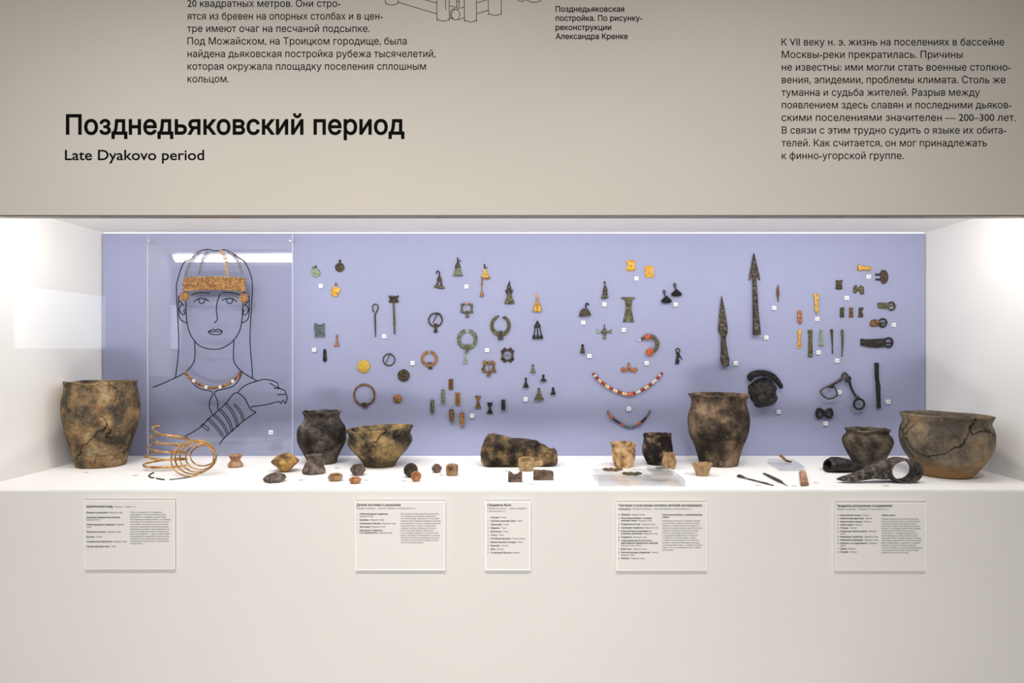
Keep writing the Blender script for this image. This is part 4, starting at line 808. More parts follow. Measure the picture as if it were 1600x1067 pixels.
for x, y in ((1059.4, 554), (1058, 557), (1060.6, 557.4), (1057.4, 560.6), (1056.6, 564), (1059.6, 563.6), (1059, 567), (1056.2, 567)): m2.ring(x, y, 1.3, .7, 2, 10, tn=6)
put('chain_fragment', 'dark tangled chain fragment with a ring on top', 'chain', *c, [('ring', mk(*c).ring(1058.6, 547.6, 3.2, 1.0, None, 18).ring(1058.8, 552, 2.2, .9, None, 14), M['bronze']), ('links', m2, M['iron']), ('pin', mk(*c).tube([(1060.4, 553), (1063, 557.6), (1065.4, 561.6)], .7, w=2.2, smooth=False), M['iron'])])
# --- necklaces
arc = smooth_pts([(926, 582.6), (933, 591.2), (944, 600.6), (956, 607.8), (968, 613), (980, 615.8), (990, 614.6), (1002, 609.6), (1014, 602), (1025, 592.6), (1034.6, 582.4)], False, 30)
fr = WF(980, 600)
R_, Gd, W_ = ('redbead', 1.0, 'tube'), ('goldbead', 1.05, 'ball'), ('whitebead', .98, 'ball')
spec = [(4, 'redbead', .95, 'ball'), (3.6, *W_), (6, *R_), (3.6, *Gd), (3.6, *Gd), (7.5, *R_), (3.6, *Gd), (4.6, *Gd), (7, *R_), (3.8, *W_), (4.4, *Gd), (7.5, *R_), (4.2, *Gd), (4.2, *Gd), (9.5, 'orangebead', 1.15, 'tube'), (5, *R_), (3, *W_), (3, *W_), (3, *W_), (7, *R_), (4, *Gd), (4, *Gd), (7, *R_), (3.4, *W_), (3.4, *W_), (3.4, *W_), (6.4, *R_), (3.6, 'whitebead', .9, 'ball'), (4.4, 'redbead', 1.0, 'ball')]
item('bead_string', 'long curved string of red, golden and white beads', 'necklace', fr, [('cord', MB(fr).tube([(x, y, 2.9) for x, y in arc[::6]], .5, n=6, smooth=False), M['bronze'])]+beadrow(fr, arc, spec, 2.9, 2.5))
arc2 = smooth_pts([(948.6, 641.6), (953, 649), (958, 654.2), (965, 658.6), (974, 664), (982, 666.4), (990, 665.6), (998, 661.4), (1005, 656), (1010.6, 649.4), (1015.6, 640.8)], False, 30)
fr = WF(982, 656)
spec = [(10, 'copper', .85, 'tube'), (5, 'enamel', 1.5, 'ball'), (15, 'iron', .85, 'tube'), (4.6, 'enamel', 1.3, 'ball'), (24, 'teal', .85, 'tube'), (6, 'enamel', 1.7, 'ball'), (12, 'iron', .95, 'tube'), (13, 'teal', .8, 'tube')]
item('bead_string', 'short dark curved string with three red beads, the lower of the two strings', 'necklace', fr, [('cord', MB(fr).tube([(x, y, 2.6) for x, y in arc2[::6]], .5, n=6, smooth=False), M['teal'])]+beadrow(fr, arc2, spec, 2.6, 2.0))
# --- weapons
c = (1129, 517)
b_ = mk(*c).loft([((1127, 462.6, 2), (.4, 0, 0), (0, 0, .5)), ((1127.2, 475, 2.4), (2.6, 0, 0), (0, 0, 1.8)), ((1127.8, 490, 2.6), (5.0, 0, 0), (0, 0, 2.3)), ((1128.4, 506, 2.8), (7.0, 0, 0), (0, 0, 2.6)), ((1128.8, 516, 3), (7.6, 0, 0), (0, 0, 2.8)), ((1129, 523, 3.4), (5.6, 0, 0), (0, 0, 3)), ((1129.2, 528, 3.6), (3.6, 0, 0), (0, 0, 3.2))], 16, 1.5).rough(.5, .12, 2)
k_ = mk(*c).loft([((1129.2, 526, 3.6), (3.3, 0, 0), (0, 0, 3.0)), ((1129.6, 536, 4.2), (4, 0, 0), (0, 0, 3.8)), ((1130.2, 550, 5), (5.2, 0, 0), (0, 0, 4.6)), ((1130.8, 562, 5.8), (6.8, 0, 0), (0, 0, 5.4)), ((1131.4, 570, 5.8), (5.6, 1.4, 0), (0, 0, 5.0)), ((1131.4, 571.4, 5.8), (2.6, .6, 0), (0, 0, 2.6))], 18).rough(.8, .15, 4)
put('spearhead', 'dark leaf shaped iron spearhead with a broken socket', 'spearhead', *c, [('blade', b_, M['greyiron']), ('socket', k_, M['greyiron'])])
c = (1178, 460)
b_ = mk(*c).shape([(1176.8, 395.4), (1178.4, 399), (1182, 414), (1186.4, 432), (1186.8, 439.2), (1182.6, 433.8), (1180.4, 431.6), (1175.6, 431.6), (1174, 433.4), (1169.4, 439.4), (1169.4, 433), (1173, 415)], t=4.2, b=1.6).rough(.4, .2, 3)
k_ = mk(*c).loft([((1177.6, 430, 3), (3.0, 0, 0), (0, 0, 2.6)), ((1178.4, 455, 3.6), (3.5, 0, 0), (0, 0, 3.2)), ((1179, 485, 4.4), (4.2, 0, 0), (0, 0, 4)), ((1180, 510, 5.6), (5.6, 0, 0), (0, 0, 5.2)), ((1180.4, 523.6, 6), (6, 0, 0), (0, 0, 5.6))], 18).rough(.5, .2, 6)
put('javelin_head', 'long barbed iron javelin head with a straight socket', 'javelin head', *c, [('barbed_tip', b_, M['greyiron']), ('socket', k_, M['greyiron'])])
c = (1215, 458)
put('arrowhead', 'small rusty iron arrowhead', 'arrowhead', *c, one(mk(*c).loft([((1215, 444.4, 1.8), (.3, 0, 0), (0, 0, .4)), ((1214.8, 450, 2), (1.4, 0, 0), (0, 0, 1.2)), ((1214.6, 459, 2.2), (2.6, 0, 0), (0, 0, 1.7)), ((1215, 464, 2), (1.6, 0, 0), (0, 0, 1.3)), ((1215.6, 472.6, 1.8), (.4, 0, 0), (0, 0, .5))], 12, 1.6).rough(.3, .3), 'brown'))
c = (1193, 608)
d_ = mk(*c); N_ = 26; rows = []
prof = [(24, 2, 0), (24, 5, 0), (23, 8, 0), (21.6, 12, 0), (20, 15, 0), (17.6, 18.4, 0), (15, 21, 0), (12, 23.2, 0), (9, 25, 0), (6, 26.2, 0), (3, 27, 0), (1, 27.2, 0)]
d_.lathe([(r, w) for r, w, _ in prof], (1190.4, 614), 'y', 48, sx=.92, sy=.97, wob=.16, seed=5).rough(3.2, .06, 7).rough(1.7, .16, 4).rough(.8, .4, 2)
b_ = mk(*c).shape([(1165.8, 588), (1168, 583.6), (1174, 579.6), (1182, 577.8), (1192, 578.4), (1201, 580), (1209, 585.2), (1216, 594), (1220.4, 602), (1220.2, 607), (1216.4, 606.4), (1212.6, 601.4), (1206, 593), (1198, 588.6), (1186, 587), (1176, 590), (1170.4, 596.4), (1167, 594)], t=6, b=1.6, w0=3).rough(1.0, .2, 4)
put('shield_boss', 'crumpled black iron shield boss with a torn rim', 'shield boss', *c, [('dome', d_, M['iron']), ('rim', b_, M['black'])])
c = (1313, 611)
ps = [('bar', mk(*c).tube([(1292, 604.4), (1300, 600), (1310, 594.4), (1316, 589.4)], [2.2, 2, 2, 2.4], w=5, n=10).tube([(1313.6, 592), (1314.6, 586), (1317.6, 583.4), (1321, 586), (1321.4, 591), (1318.6, 594)], 2.0, w=5, n=10), M['greyiron']),
      ('bar', mk(*c).tube([(1317.4, 594.2), (1321.6, 595.8), (1325, 592.4), (1324.6, 589.6), (1322.8, 588.6)], 1.7, w=7, n=10).tube([(1324.6, 592), (1325.4, 599), (1329, 609), (1334, 617.4), (1337.4, 621)], [1.9, 1.9, 1.8, 1.9, 2.4], w=5, n=10), M['iron']),
      ('ring', mk(*c).tube([(1278.6, 611), (1283, 606.6), (1290, 603.6), (1295, 602.6), (1300, 605), (1303.8, 611), (1304.4, 616.4), (1299.6, 620.6), (1293, 622.4), (1287, 621), (1281, 616.4)], 1.25, True, w=8, n=8), M['bronze']), ('ring', mk(*c).ring(1338.8, 630.8, 8.0, 1.7, 7), M['iron']),
      ('loop', mk(*c).ring(1297.6, 602.6, 2.4, 1.5, 6, 14).ring(1337.2, 621.6, 2.2, 1.5, 6, 14), M['greyiron'])]
put('horse_bit', 'jointed iron horse bit with two loose rings', 'horse bit', *c, ps)
c = (1286.5, 645.6)
put('figure_eight_link', 'dark iron link in the shape of a figure eight', 'link', *c, one(mk(*c).tube([(1277, 638.8), (1283, 641), (1287, 643.6), (1291, 641), (1296, 638.8), (1298.6, 645), (1296, 651.6), (1291, 650), (1286.6, 647.6), (1282, 650), (1277, 652), (1274.8, 645.6)], 2.2, True, w=3.4, n=10).tube([(1283, 645.6), (1290, 645.6)], 1.6, w=3.4, smooth=False), 'iron'))
c = (1369, 602)
put('cheek_bar', 'straight black iron bar standing upright on the panel', 'bar', *c, one(mk(*c).loft([((1368.2, 566.8, 3), (2.9, 0, 0), (0, 0, 2.4)), ((1368.4, 580, 3), (2.8, 0, 0), (0, 0, 2.4)), ((1368.8, 592, 3), (2.6, 0, 0), (0, 0, 2.4)), ((1370, 597, 3), (2.2, 0, 0), (0, 0, 2.2)), ((1370.2, 603, 3), (3.4, 0, 0), (0, 0, 2.6)), ((1370.8, 612, 3), (2.6, 0, 0), (0, 0, 2.4)), ((1371.4, 626, 3), (2.4, 0, 0), (0, 0, 2.3)), ((1371.8, 637.4, 3), (2.6, 0, 0), (0, 0, 2.3))], 14, 4).rough(.5, .2), 'black'))
# --- belt fittings
G = 'belt fittings'
c = (1350, 419)
put('strap_end', 'golden strap end lying sideways with a flared butt', 'strap end', *c, one(mk(*c).loft([((1339.4, 418.8, 2.6), (0, 4.8, 0), (0, 0, 2)), ((1341.6, 418.8, 2.8), (0, 4.8, 0), (0, 0, 2.6)), ((1345, 419, 2.8), (0, 3.6, 0), (0, 0, 2.4)), ((1348.6, 419.2, 2.4), (0, 3.0, 0), (0, 0, 2.2)), ((1354, 419.6, 2.6), (0, 3.6, 0), (0, 0, 2.3)), ((1358.4, 419.9, 2.4), (0, 3.2, 0), (0, 0, 2)), ((1360.8, 420, 2.2), (0, 1.2, 0), (0, 0, 1))], 16, 2.6), 'gold'), G)
c = (1379, 433)
put('oval_buckle', 'brown oval buckle plate with two prongs to the left', 'buckle', *c, [('plate', mk(*c).shape([(1375, 429), (1374.4, 426), (1377, 422.4), (1380.6, 421.8), (1384, 424), (1386.4, 429), (1386.8, 434), (1385.4, 440), (1382, 443.4), (1378.4, 443.4), (1375.6, 440), (1374.8, 436)], t=3, b=1.0, smooth=True, k=2), M['bronze']),
    ('prong', mk(*c).tube([(1367, 429.6), (1371, 429), (1375.6, 430)], 1.5, w=1.8), M['iron']), ('prong', mk(*c).tube([(1367.4, 436.4), (1371, 437), (1375.6, 436.6)], 1.5, w=1.8), M['iron'])], G)
c = (1310.4, 445)
put('small_plaque', 'small dark plaque with a notched top', 'plaque', *c, one(mk(*c).shape([(1305.2, 437.4), (1308, 438.2), (1312, 438.4), (1316.2, 437.2), (1316, 439.4), (1314.8, 441), (1314.6, 446), (1315.8, 451.4), (1312, 452.8), (1307, 452.4), (1304.6, 451), (1305.8, 446)], t=2.6, b=.7), 'bronze'), G)
c = (1341, 453)
put('butterfly_plaque', 'pale bronze butterfly shaped plaque', 'plaque', *c, one(mk(*c).shape([(1332.6, 451), (1334, 446.6), (1337, 445.6), (1339.2, 448.6), (1341.6, 450), (1343, 446), (1346, 446.4), (1349, 449.4), (1349, 455), (1349.4, 459), (1346, 460.6), (1342.8, 459), (1342.6, 454.4), (1339.6, 454), (1337.6, 457.6), (1335.4, 459), (1332.4, 456)], t=2.8, b=.9), 'ochre' if 0 else 'olive'), G)
c = (1275, 475)
put('strap_end', 'golden strap end hanging upright with a pointed tip', 'strap end', *c, one(mk(*c).shape([(1270.6, 459.6), (1274, 458.4), (1278.6, 459.4), (1279.2, 463), (1277.6, 468), (1278, 480), (1279, 485), (1275.4, 491.4), (1272.2, 485.4), (1272.6, 478), (1272, 468), (1270.8, 464)], t=2.8, b=.8).ball(1275, 462, 1.4, 3), 'gold'), G)
c = (1249, 495.5)
put('strap_mount', 'coppery oblong strap mount with two bosses, leftmost of the belt fittings', 'strap mount', *c, one(mk(*c).shape([(1245.6, 486), (1249, 484.2), (1252.6, 486), (1252.8, 494), (1252.8, 503), (1249.4, 507), (1245.8, 503.4), (1245.2, 494)], t=2.6, b=.8).ball(1249, 489, 2.7, 2.2).ball(1249, 502, 2.7, 2.2), 'copper'), G)
for x, kind, lab in ((1315.2, 0, 'small brown oblong mount, leftmost of a row of three'), (1329.2, 1, 'small brown ribbed mount, middle of a row of three'), (1344.4, 2, 'small dark waisted mount, rightmost of a row of three')):
    y = 488
    if kind == 2: o_ = [(x-2.4, 480.4), (x+3.6, 480), (x+4, 482.4), (x+1.6, 487), (x+3.8, 493), (x+2.4, 496), (x-4, 495.8), (x-3.2, 490), (x-3, 484)]
    else: o_ = [(x-3.2, 480.8), (x+(3.2 if not kind else 2.8), 480), (x+2.8, 488), (x+3, 496), (x-3.2, 496), (x-(3.2 if not kind else 2.6), 488)]
    m = mk(x, y).shape(o_, t=2.4, b=.7)
    if kind == 1:
        for q in (483, 486.4, 489.8, 493.2): m.tube([(x-2.2, q), (x+2.2, q)], .9, w=2.4, smooth=False)
    put('small_mount', lab, 'strap mount', x, y, one(m, ['bronze', 'brown', 'bronze'][kind]), G)
c = (1384, 478.5)
put('plate_buckle', 'olive buckle with a long plate and small open loop, uppermost of three', 'buckle', *c, [('plate', mk(*c).shape([(1370.4, 473.4), (1372.4, 472.6), (1388.6, 473.4), (1388.4, 482.8), (1375, 482.4), (1371, 480.6)], t=2.4, b=.7), M['olive']), ('loop', mk(*c).tube([(1388, 473.6), (1393, 472.2), (1396.4, 475.6), (1397, 479), (1395.6, 483), (1391, 484.6), (1388, 482.6)], 1.2, w=1.8), M['bronze']), ('tongue', mk(*c).tube([(1388, 477.6), (1393, 477.4), (1398.6, 478)], 1.0, w=2.8, smooth=False), M['olive'])], G)
c = (1371.5, 505)
put('plate_buckle', 'dark buckle with a short round plate, middle of three', 'buckle', *c, [('plate', mk(*c).shape([(1358, 506), (1360, 500.6), (1365, 499), (1370, 499.6), (1373, 501.4), (1373, 507), (1369, 509.8), (1363, 510.4), (1359, 509)], t=2.6, b=.8, smooth=True, k=2), M['brown']), ('loop', mk(*c).tube([(1372.4, 501.6), (1376, 498.8), (1381, 498.8), (1384.6, 503.6), (1382, 509), (1377.4, 511), (1372.4, 508)], 1.3, w=2), M['iron']), ('tongue', mk(*c).tube([(1372, 505), (1378, 504), (1383.6, 503.4)], .9, w=3, smooth=False).tube([(1373, 507), (1379, 507)], .7, w=2, smooth=False), M['iron'])], G)
c = (1368, 536)
put('plate_buckle', 'large dark oblong buckle with a round loop at its right end, lowest of three', 'buckle', *c, [('plate', mk(*c).shape([(1343.6, 530), (1346, 529), (1350, 530.2), (1365, 529.6), (1383, 528.6), (1383.4, 541.4), (1370, 543.2), (1358, 542.6), (1344, 539.6)], t=3.4, b=1).ball(1347.6, 533.6, 1.3, 3.4), M['iron']), ('loop', mk(*c).ring(1387, 535.2, 6.2, 1.5, 2.6, Ry=7), M['black']), ('tongue', mk(*c).tube([(1383, 536.4), (1392, 535.6)], 1.2, w=3.6, smooth=False), M['iron'])], G)
c = (1248.5, 529)
put('strap_drop', 'narrow golden drop with a hole in its round foot', 'strap drop', *c, one(mk(*c).shape([(1246.4, 515.4), (1249, 514.6), (1251.6, 515.8), (1251.8, 521), (1250.4, 526), (1250.6, 534), (1252, 540), (1250, 544), (1247, 544.8), (1244.8, 541.6), (1246.2, 537), (1246.6, 526), (1245.8, 520)], [circ(1248.6, 541, 1.0, 10)], t=2.4, b=.6), 'gold'), G)
c = (1265.4, 536)
put('long_strap_end', 'long pale olive green strip with a notched top', 'strap end', *c, one(mk(*c).shape([(1261.4, 515.4), (1263.8, 515.2), (1266.4, 514.8), (1269, 516), (1269, 521), (1268.4, 535), (1269.4, 553), (1269.6, 557), (1266, 558.4), (1262, 557.4), (1262.4, 545), (1262.8, 525), (1262, 520)], [circ(1265.6, 519.6, 1.1, 10)], t=2.6, b=.8), 'olive'), G)
c = (1282.3, 528)
put('flared_pendant', 'pale green pendant with an eyelet and flared foot', 'pendant', *c, one(mk(*c).shape([(1279.8, 517.4), (1281.6, 514.8), (1284.2, 515.6), (1285, 518.6), (1284, 522), (1284.4, 532), (1286.6, 538), (1285.8, 540), (1281, 540.8), (1277.8, 539), (1279.6, 536), (1280.6, 530), (1280.6, 522)], [circ(1282.3, 518, 1.2, 10)], t=2.4, b=.6), 'pale'), G)
c = (1299, 533.5)
put('thin_drop', 'thin dark rod pendant ending in a tiny bead', 'pendant', *c, one(mk(*c).tube([(1298.6, 514.2), (1298.6, 517), (1299, 524), (1299.4, 535), (1299.8, 547), (1299.9, 551.4), (1299.9, 553)], [1.4, 2.3, 1.5, 1.1, .8, 1.2, .6], w=2.2, n=10), 'bronze'), G)
c = (1315, 535.5)
put('thin_drop', 'thin green rod pendant ending in a tiny bead', 'pendant', *c, one(mk(*c).tube([(1315, 514.8), (1315, 517.4), (1315.6, 526), (1315.4, 540), (1314.8, 552), (1314.6, 555), (1314.6, 557)], [1.3, 2.2, 1.7, 1.4, .8, 1.5, .7], w=2.2, n=10), 'olive'), G)
# --- the little white number tags
tags = [(502, 447, '2', 'below the pale green disc pendant'), (600.6, 525.4, '3', 'between the two dress pins'), (491.4, 546.4, '4', 'below the blue green openwork plaque'), (645, 567, '4', 'left of the ridged ring brooch'), (729, 448, '6', 'between the bell pendants and the triangle pendant'),
 (761, 547, '5', 'between the leafy brooch and the dark lobed brooch'), (738, 649.3, '4', 'left of the black bow tie plaque'), (821.3, 623.4, '6', 'below the slender dark pointed pendant'), (994, 435.2, '22', 'below the torn golden plaque'), (944, 475.8, '20', 'below the olive duck pendant'),
 (911.2, 504.2, '20', 'below the brown half dome pendant'), (974.4, 515.6, '18', 'below the forked plate'), (1055.2, 475.8, '21', 'beside the lower black bell'), (920.6, 556, '25', 'beside the tiny black bell'), (1010, 567, '24', 'below the hook shaped enamel brooch'), (982.2, 638.6, '26', 'between the two bead strings'),
 (1148.8, 567.2, '28', 'beside the foot of the spearhead'), (1196.4, 527.2, '29', 'beside the foot of the javelin head'), (1208.6, 481.2, '30', 'below the small arrowhead'), (1215.8, 643, '31', 'below the shield boss'), (1310.2, 612.4, '37', 'beside the larger loose ring of the horse bit'), (1289.2, 661.4, '37', 'below the figure eight link'),
 (1386.4, 627.4, '38', 'right of the upright iron bar'), (1356, 432.4, '36', 'below the sideways golden strap end'), (1322, 465.6, '35', 'below the small dark plaque'), (1275.8, 498.4, '33', 'below the pointed golden strap end'), (1395.2, 507.6, '36', 'right of the middle buckle'), (1278, 550.4, '33', 'right of the long olive strip'), (1307, 563, '34', 'below the two thin rod pendants')]
for x, y, t, lab in tags:
    fr = WF(x, y)
    item('number_tag', 'little white square number tag '+lab, 'tag', fr, [('block', MB(fr).box(x-3.1, x+3.1, y-3.1, y+3.1, .3, 3.2), M['tag']), ('digits', MB(fr).text(t, x-(1.0 if len(t) == 1 else 1.9), x+(1.0 if len(t) == 1 else 1.9), y+1.3, 2.5, 0, 3.25, 2), M['tagink'])], 'number tags on the blue panel', smooth=False)
fr = Fr(424, 675, AY)
item('number_tag', 'little white square number tag on the clear sheet below the wire hand', 'tag', fr, [('block', MB(fr).box(421, 427, 672, 678, .3, 3.2), M['tag']), ('digits', MB(fr).text('1', 423.4, 424.8, 676.4, 2.6, 0, 3.25, 2), M['tagink'])], 'number tags on the blue panel', smooth=False)

# ------------------------------------------------------------------ finds standing on the white shelf
def potmat(name, cols, scale, stops=None, cracks=None, rough=.85, specks=None, band=None): return relic(name, cols, scale, rough, 0, .6, .003, stops, cracks, spec=.15, specks=specks, band=band)
PM = dict(
 brownpot=potmat('cracked_brown_clay', [(.055, .044, .032), (.14, .10, .058), (.24, .145, .066), (.32, .25, .15)], 19, [.40, .47, .54, .62], 9, specks=(.46, .40, .30)),
 darkpot=potmat('dark_grey_clay', [(.012, .010, .009), (.045, .037, .032), (.10, .083, .07), (.24, .20, .155)], 18, [.40, .5, .58, .68], specks=(.40, .35, .28)),
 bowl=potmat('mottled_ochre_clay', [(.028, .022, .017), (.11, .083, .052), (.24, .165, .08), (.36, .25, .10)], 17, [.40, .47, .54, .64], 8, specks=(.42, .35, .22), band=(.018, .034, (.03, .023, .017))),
 tall=potmat('smoky_brown_clay', [(.020, .016, .012), (.062, .046, .032), (.155, .105, .066), (.26, .18, .115)], 13, [.41, .49, .56, .65], specks=(.42, .37, .28)),
 kettle=potmat('burnt_grey_clay', [(.026, .022, .018), (.08, .065, .048), (.15, .118, .078), (.28, .21, .13)], 20, [.40, .49, .57, .67], specks=(.36, .31, .22)),
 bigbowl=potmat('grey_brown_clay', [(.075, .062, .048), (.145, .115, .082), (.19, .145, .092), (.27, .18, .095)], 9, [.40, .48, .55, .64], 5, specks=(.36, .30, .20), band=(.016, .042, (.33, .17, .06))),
 orangecup=potmat('orange_clay', [(.12, .09, .065), (.42, .23, .09), (.60, .38, .19), (.68, .53, .36)], 40, [.38, .47, .55, .65]),
 sooty=potmat('sooty_clay', [(.014, .011, .010), (.04, .028, .022), (.15, .105, .075), (.28, .20, .13)], 28, [.45, .53, .58, .67], 14),
 tan=potmat('tan_clay', [(.20, .11, .055), (.36, .22, .115), (.48, .31, .17)], 60),
 sand=potmat('sandy_clay', [(.30, .19, .095), (.45, .30, .16), (.54, .38, .22)], 50),
 terra=potmat('terracotta', [(.18, .07, .03), (.40, .17, .07), (.56, .27, .11)], 50),
 greyclay=potmat('grey_clay', [(.05, .04, .034), (.13, .10, .085), (.24, .19, .155)], 60),
 pinkclay=potmat('pinkish_clay', [(.26, .13, .075), (.42, .24, .15), (.52, .33, .22)], 50),
 whorl=potmat('two_tone_clay', [(.05, .035, .025), (.22, .13, .05), (.48, .28, .09), (.58, .30, .11)], 26, [.38, .46, .55, .7]),
 ball=potmat('dark_brown_ball_clay', [(.025, .018, .013), (.06, .044, .033), (.11, .085, .065)], 50),
 mould=potmat('brown_mould_stone', [(.085, .055, .042), (.17, .115, .085), (.25, .175, .13)], 60),
 stone=potmat('rough_burnt_stone', [(.012, .010, .008), (.06, .045, .03), (.18, .115, .055), (.40, .27, .14)], 24, [.38, .48, .57, .7], rough=.9),
)
def pot(name, label, cat, uL, uR, vfront, prof, mat, wall=.07, wob=.02, seed=1, tilt=0.0, rimjit=.012, n=56, sy=1.0):
    a0, a1 = math.atan((uL-PX)/F), math.atan((uR-PX)/F); th = (a0+a1)/2; de = (a1-a0)/2
    rr = math.sin(de)/math.cos(th); rb = prof[0][0]*rr*sy
    d = 221.0*DF/(vfront-PY)/(1-rb); r = rr*d; xc = d*math.tan(th)
    fr = Fr(PX, PY, d-DF); fr.o = Vector((xc, d-DF, SHELF))
    base = PY+221.0*DF/d
    out = [(prof[0][0]*.93, 0.0)]+[(q, max((base-v)/F*d, 0.003 if i else 0.0025)) for i, (q, v) in enumerate(prof)]
    out = smooth_pts(out, False, 4)
    H = out[-1][1]; t = wall
    inner = [(q-t, h) for q, h in out[::-1] if h > H*.08]
    lip = [(out[-1][0]-t*.25, H+t*r*.35), (out[-1][0]-t*.75, H+t*r*.3)]
    rows = out+lip+inner; m = MB(fr); R = []
    for q, h in rows:
        row = []
        for j in range(n):
            a = 2*PI*j/n; ca, sa = math.cos(a), math.sin(a)
            k = 1+wob*noise.noise(Vector((ca*1.2+seed, sa*1.2, h*14)))+wob*.35*noise.noise(Vector((ca*5+seed, sa*5, h*60)))
            z = h+(h/H)*rimjit*r*1.7*noise.noise(Vector((ca*2.4+seed*3, sa*2.4, 1)))*(1 if h > H*.7 else 0)+tilt*(h/H)**2*q*r*ca
            row.append(m.bm.verts.new(Vector((q*r*k*ca, q*r*k*sa*sy, z))))
        R.append(row)
    for A, B in zip(R, R[1:]):
        for j in range(n): m.bm.faces.new((A[j], A[(j+1) % n], B[(j+1) % n], B[j]))
    m.bm.faces.new(R[0][::-1]); m.bm.faces.new(R[-1])
    return item(name, label, cat, fr, [(None, m, PM[mat])], angle=1.2)
pot('clay_pot', 'tall cracked brown clay pot standing in the left corner', 'pot', 94, 219, 733, [(.65, 731), (.69, 716), (.80, 692), (.93, 667), (1, 642), (.995, 626), (.95, 612), (.925, 604), (.95, 597)], 'brownpot', .08, .03, 3, rimjit=.03)
pot('clay_pot', 'dark grey round bellied pot with a narrow neck, behind the hourglass clay stand', 'pot', 463.5, 541.5, 727, [(.62, 725), (.64, 717), (.80, 704), (.94, 694), (1, 682), (.96, 669), (.80, 660), (.71, 653), (.72, 649), (.80, 643.5)], 'darkpot', .07, .03, 7, rimjit=.03)
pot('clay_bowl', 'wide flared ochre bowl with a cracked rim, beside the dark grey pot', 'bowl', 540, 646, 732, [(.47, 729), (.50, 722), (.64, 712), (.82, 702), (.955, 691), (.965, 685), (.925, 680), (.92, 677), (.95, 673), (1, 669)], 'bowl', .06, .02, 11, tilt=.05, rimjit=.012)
pot('clay_pot', 'tallest smoky brown pot on the right half, below the spearheads', 'pot', 1074, 1172.5, 731, [(.62, 729), (.64, 720), (.75, 700), (.93, 680), (1, 660), (.98, 646), (.90, 634), (.885, 626), (.92, 620.5), (.99, 616.5)], 'tall', .07, .025, 15, rimjit=.02)
pot('clay_pot', 'squat burnt grey pot standing behind the iron axes', 'pot', 1315.5, 1397, 728.5, [(.61, 727), (.66, 719), (.86, 705), (1, 691), (.96, 683), (.84, 678), (.83, 675), (.90, 670.5)], 'kettle', .08, .03, 19, rimjit=.05)
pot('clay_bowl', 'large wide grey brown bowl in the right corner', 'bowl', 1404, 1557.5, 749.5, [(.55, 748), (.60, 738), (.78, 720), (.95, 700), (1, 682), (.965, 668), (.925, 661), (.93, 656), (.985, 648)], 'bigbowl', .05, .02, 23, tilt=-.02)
pot('clay_cup', 'small orange cup with a crumbled rim behind the acrylic block', 'cup', 954, 995, 731.5, [(.70, 730), (.84, 718), (.90, 706), (.88, 699), (.92, 696), (1, 692)], 'orangecup', .1, .05, 27, rimjit=.06, n=40)
pot('clay_pot', 'small sooty black pot with a chipped rim, behind the tiny tan jar', 'pot', 1003.5, 1051, 728, [(.66, 726), (.80, 718), (.97, 708), (1, 700), (.93, 690), (.90, 683), (.97, 678.5)], 'sooty', .1, .04, 31, rimjit=.07, n=40)
pot('clay_jar', 'tiny tan clay jar in front of the sooty black pot', 'jar', 1034, 1057, 733.5, [(.80, 732), (.94, 726), (1, 721), (.90, 716), (.80, 712), (.84, 708)], 'tan', .14, .05, 35, rimjit=.06, n=32)
pot('clay_bowl', 'small plain sandy flowerpot shaped bowl in front of the tallest pot', 'bowl', 1080.5, 1114, 744.5, [(.58, 743.5), (.66, 738), (.84, 730), (1, 724.5)], 'sand', .12, .03, 39, rimjit=.05, n=36)

def stand(name, label, cat, cx, base, parts, group=None, **kw): return item(name, label, cat, SF(cx, base), parts, group, **kw)
def sk(cx, base): return MB(SF(cx, base))
def lat(mb, cu, prof, wob=.03, seed=1, sub=5, n=28, sy=1.0):
    return mb.lathe(smooth_pts(prof, False, sub), (cu, 0), 'z', n, 1, sy, wob=wob, seed=seed)
c = (367.8, 729.5)
stand('clay_reel', 'small pinkish hourglass shaped clay reel', 'reel', *c, [(None, lat(sk(*c), 367.8, [(9, 729.4), (11, 728), (11.4, 725), (7.8, 720), (7.2, 718), (9.6, 713.5), (10.2, 711.4), (8.6, 709.8)], .08, 3), PM['pinkclay'])])
c = (445.6, 736.5)
m = lat(sk(*c), 445.6, [(5, 736.4), (8, 734.5), (14, 728), (20.4, 722), (20.2, 719), (13, 712.5), (6.5, 708.6), (3, 708), (2.2, 709.5)], .02, 2, n=36)
stand('spindle_whorl', 'orange and grey double cone clay whorl', 'whorl', *c, [(None, m, PM['whorl'])])
c = (429.6, 752)
n_ = 36; m = sk(*c); rows = []
for r, v in smooth_pts([(10, 751.8), (15.6, 750.2), (17.4, 747.6), (14, 745), (9, 742.4), (4.6, 741), (3.0, 741.6), (2.4, 744)], False, 3):
    rows.append([m.bm.verts.new(m.fr.L(429.6+r*(1-(.30 if r > 6 else .1)*abs(math.sin(a*3.5))**14)*math.cos(a), v, r*(1-(.30 if r > 6 else .1)*abs(math.sin(a*3.5))**14)*math.sin(a))) for a in [2*PI*j/(n_*2)+.22 for j in range(n_*2)]])
for A, B in zip(rows, rows[1:]):
    for j in range(n_*2): m.bm.faces.new((A[j], A[(j+1) % (n_*2)], B[(j+1) % (n_*2)], B[j]))
m.bm.faces.new(rows[0][::-1]); m.bm.faces.new(rows[-1]); m.tilt(10)
stand('clay_weight', 'flat grey flower shaped clay weight, in front of the double cone', 'weight', *c, [(None, m, PM['greyclay'])])
c = (490.6, 739.5)
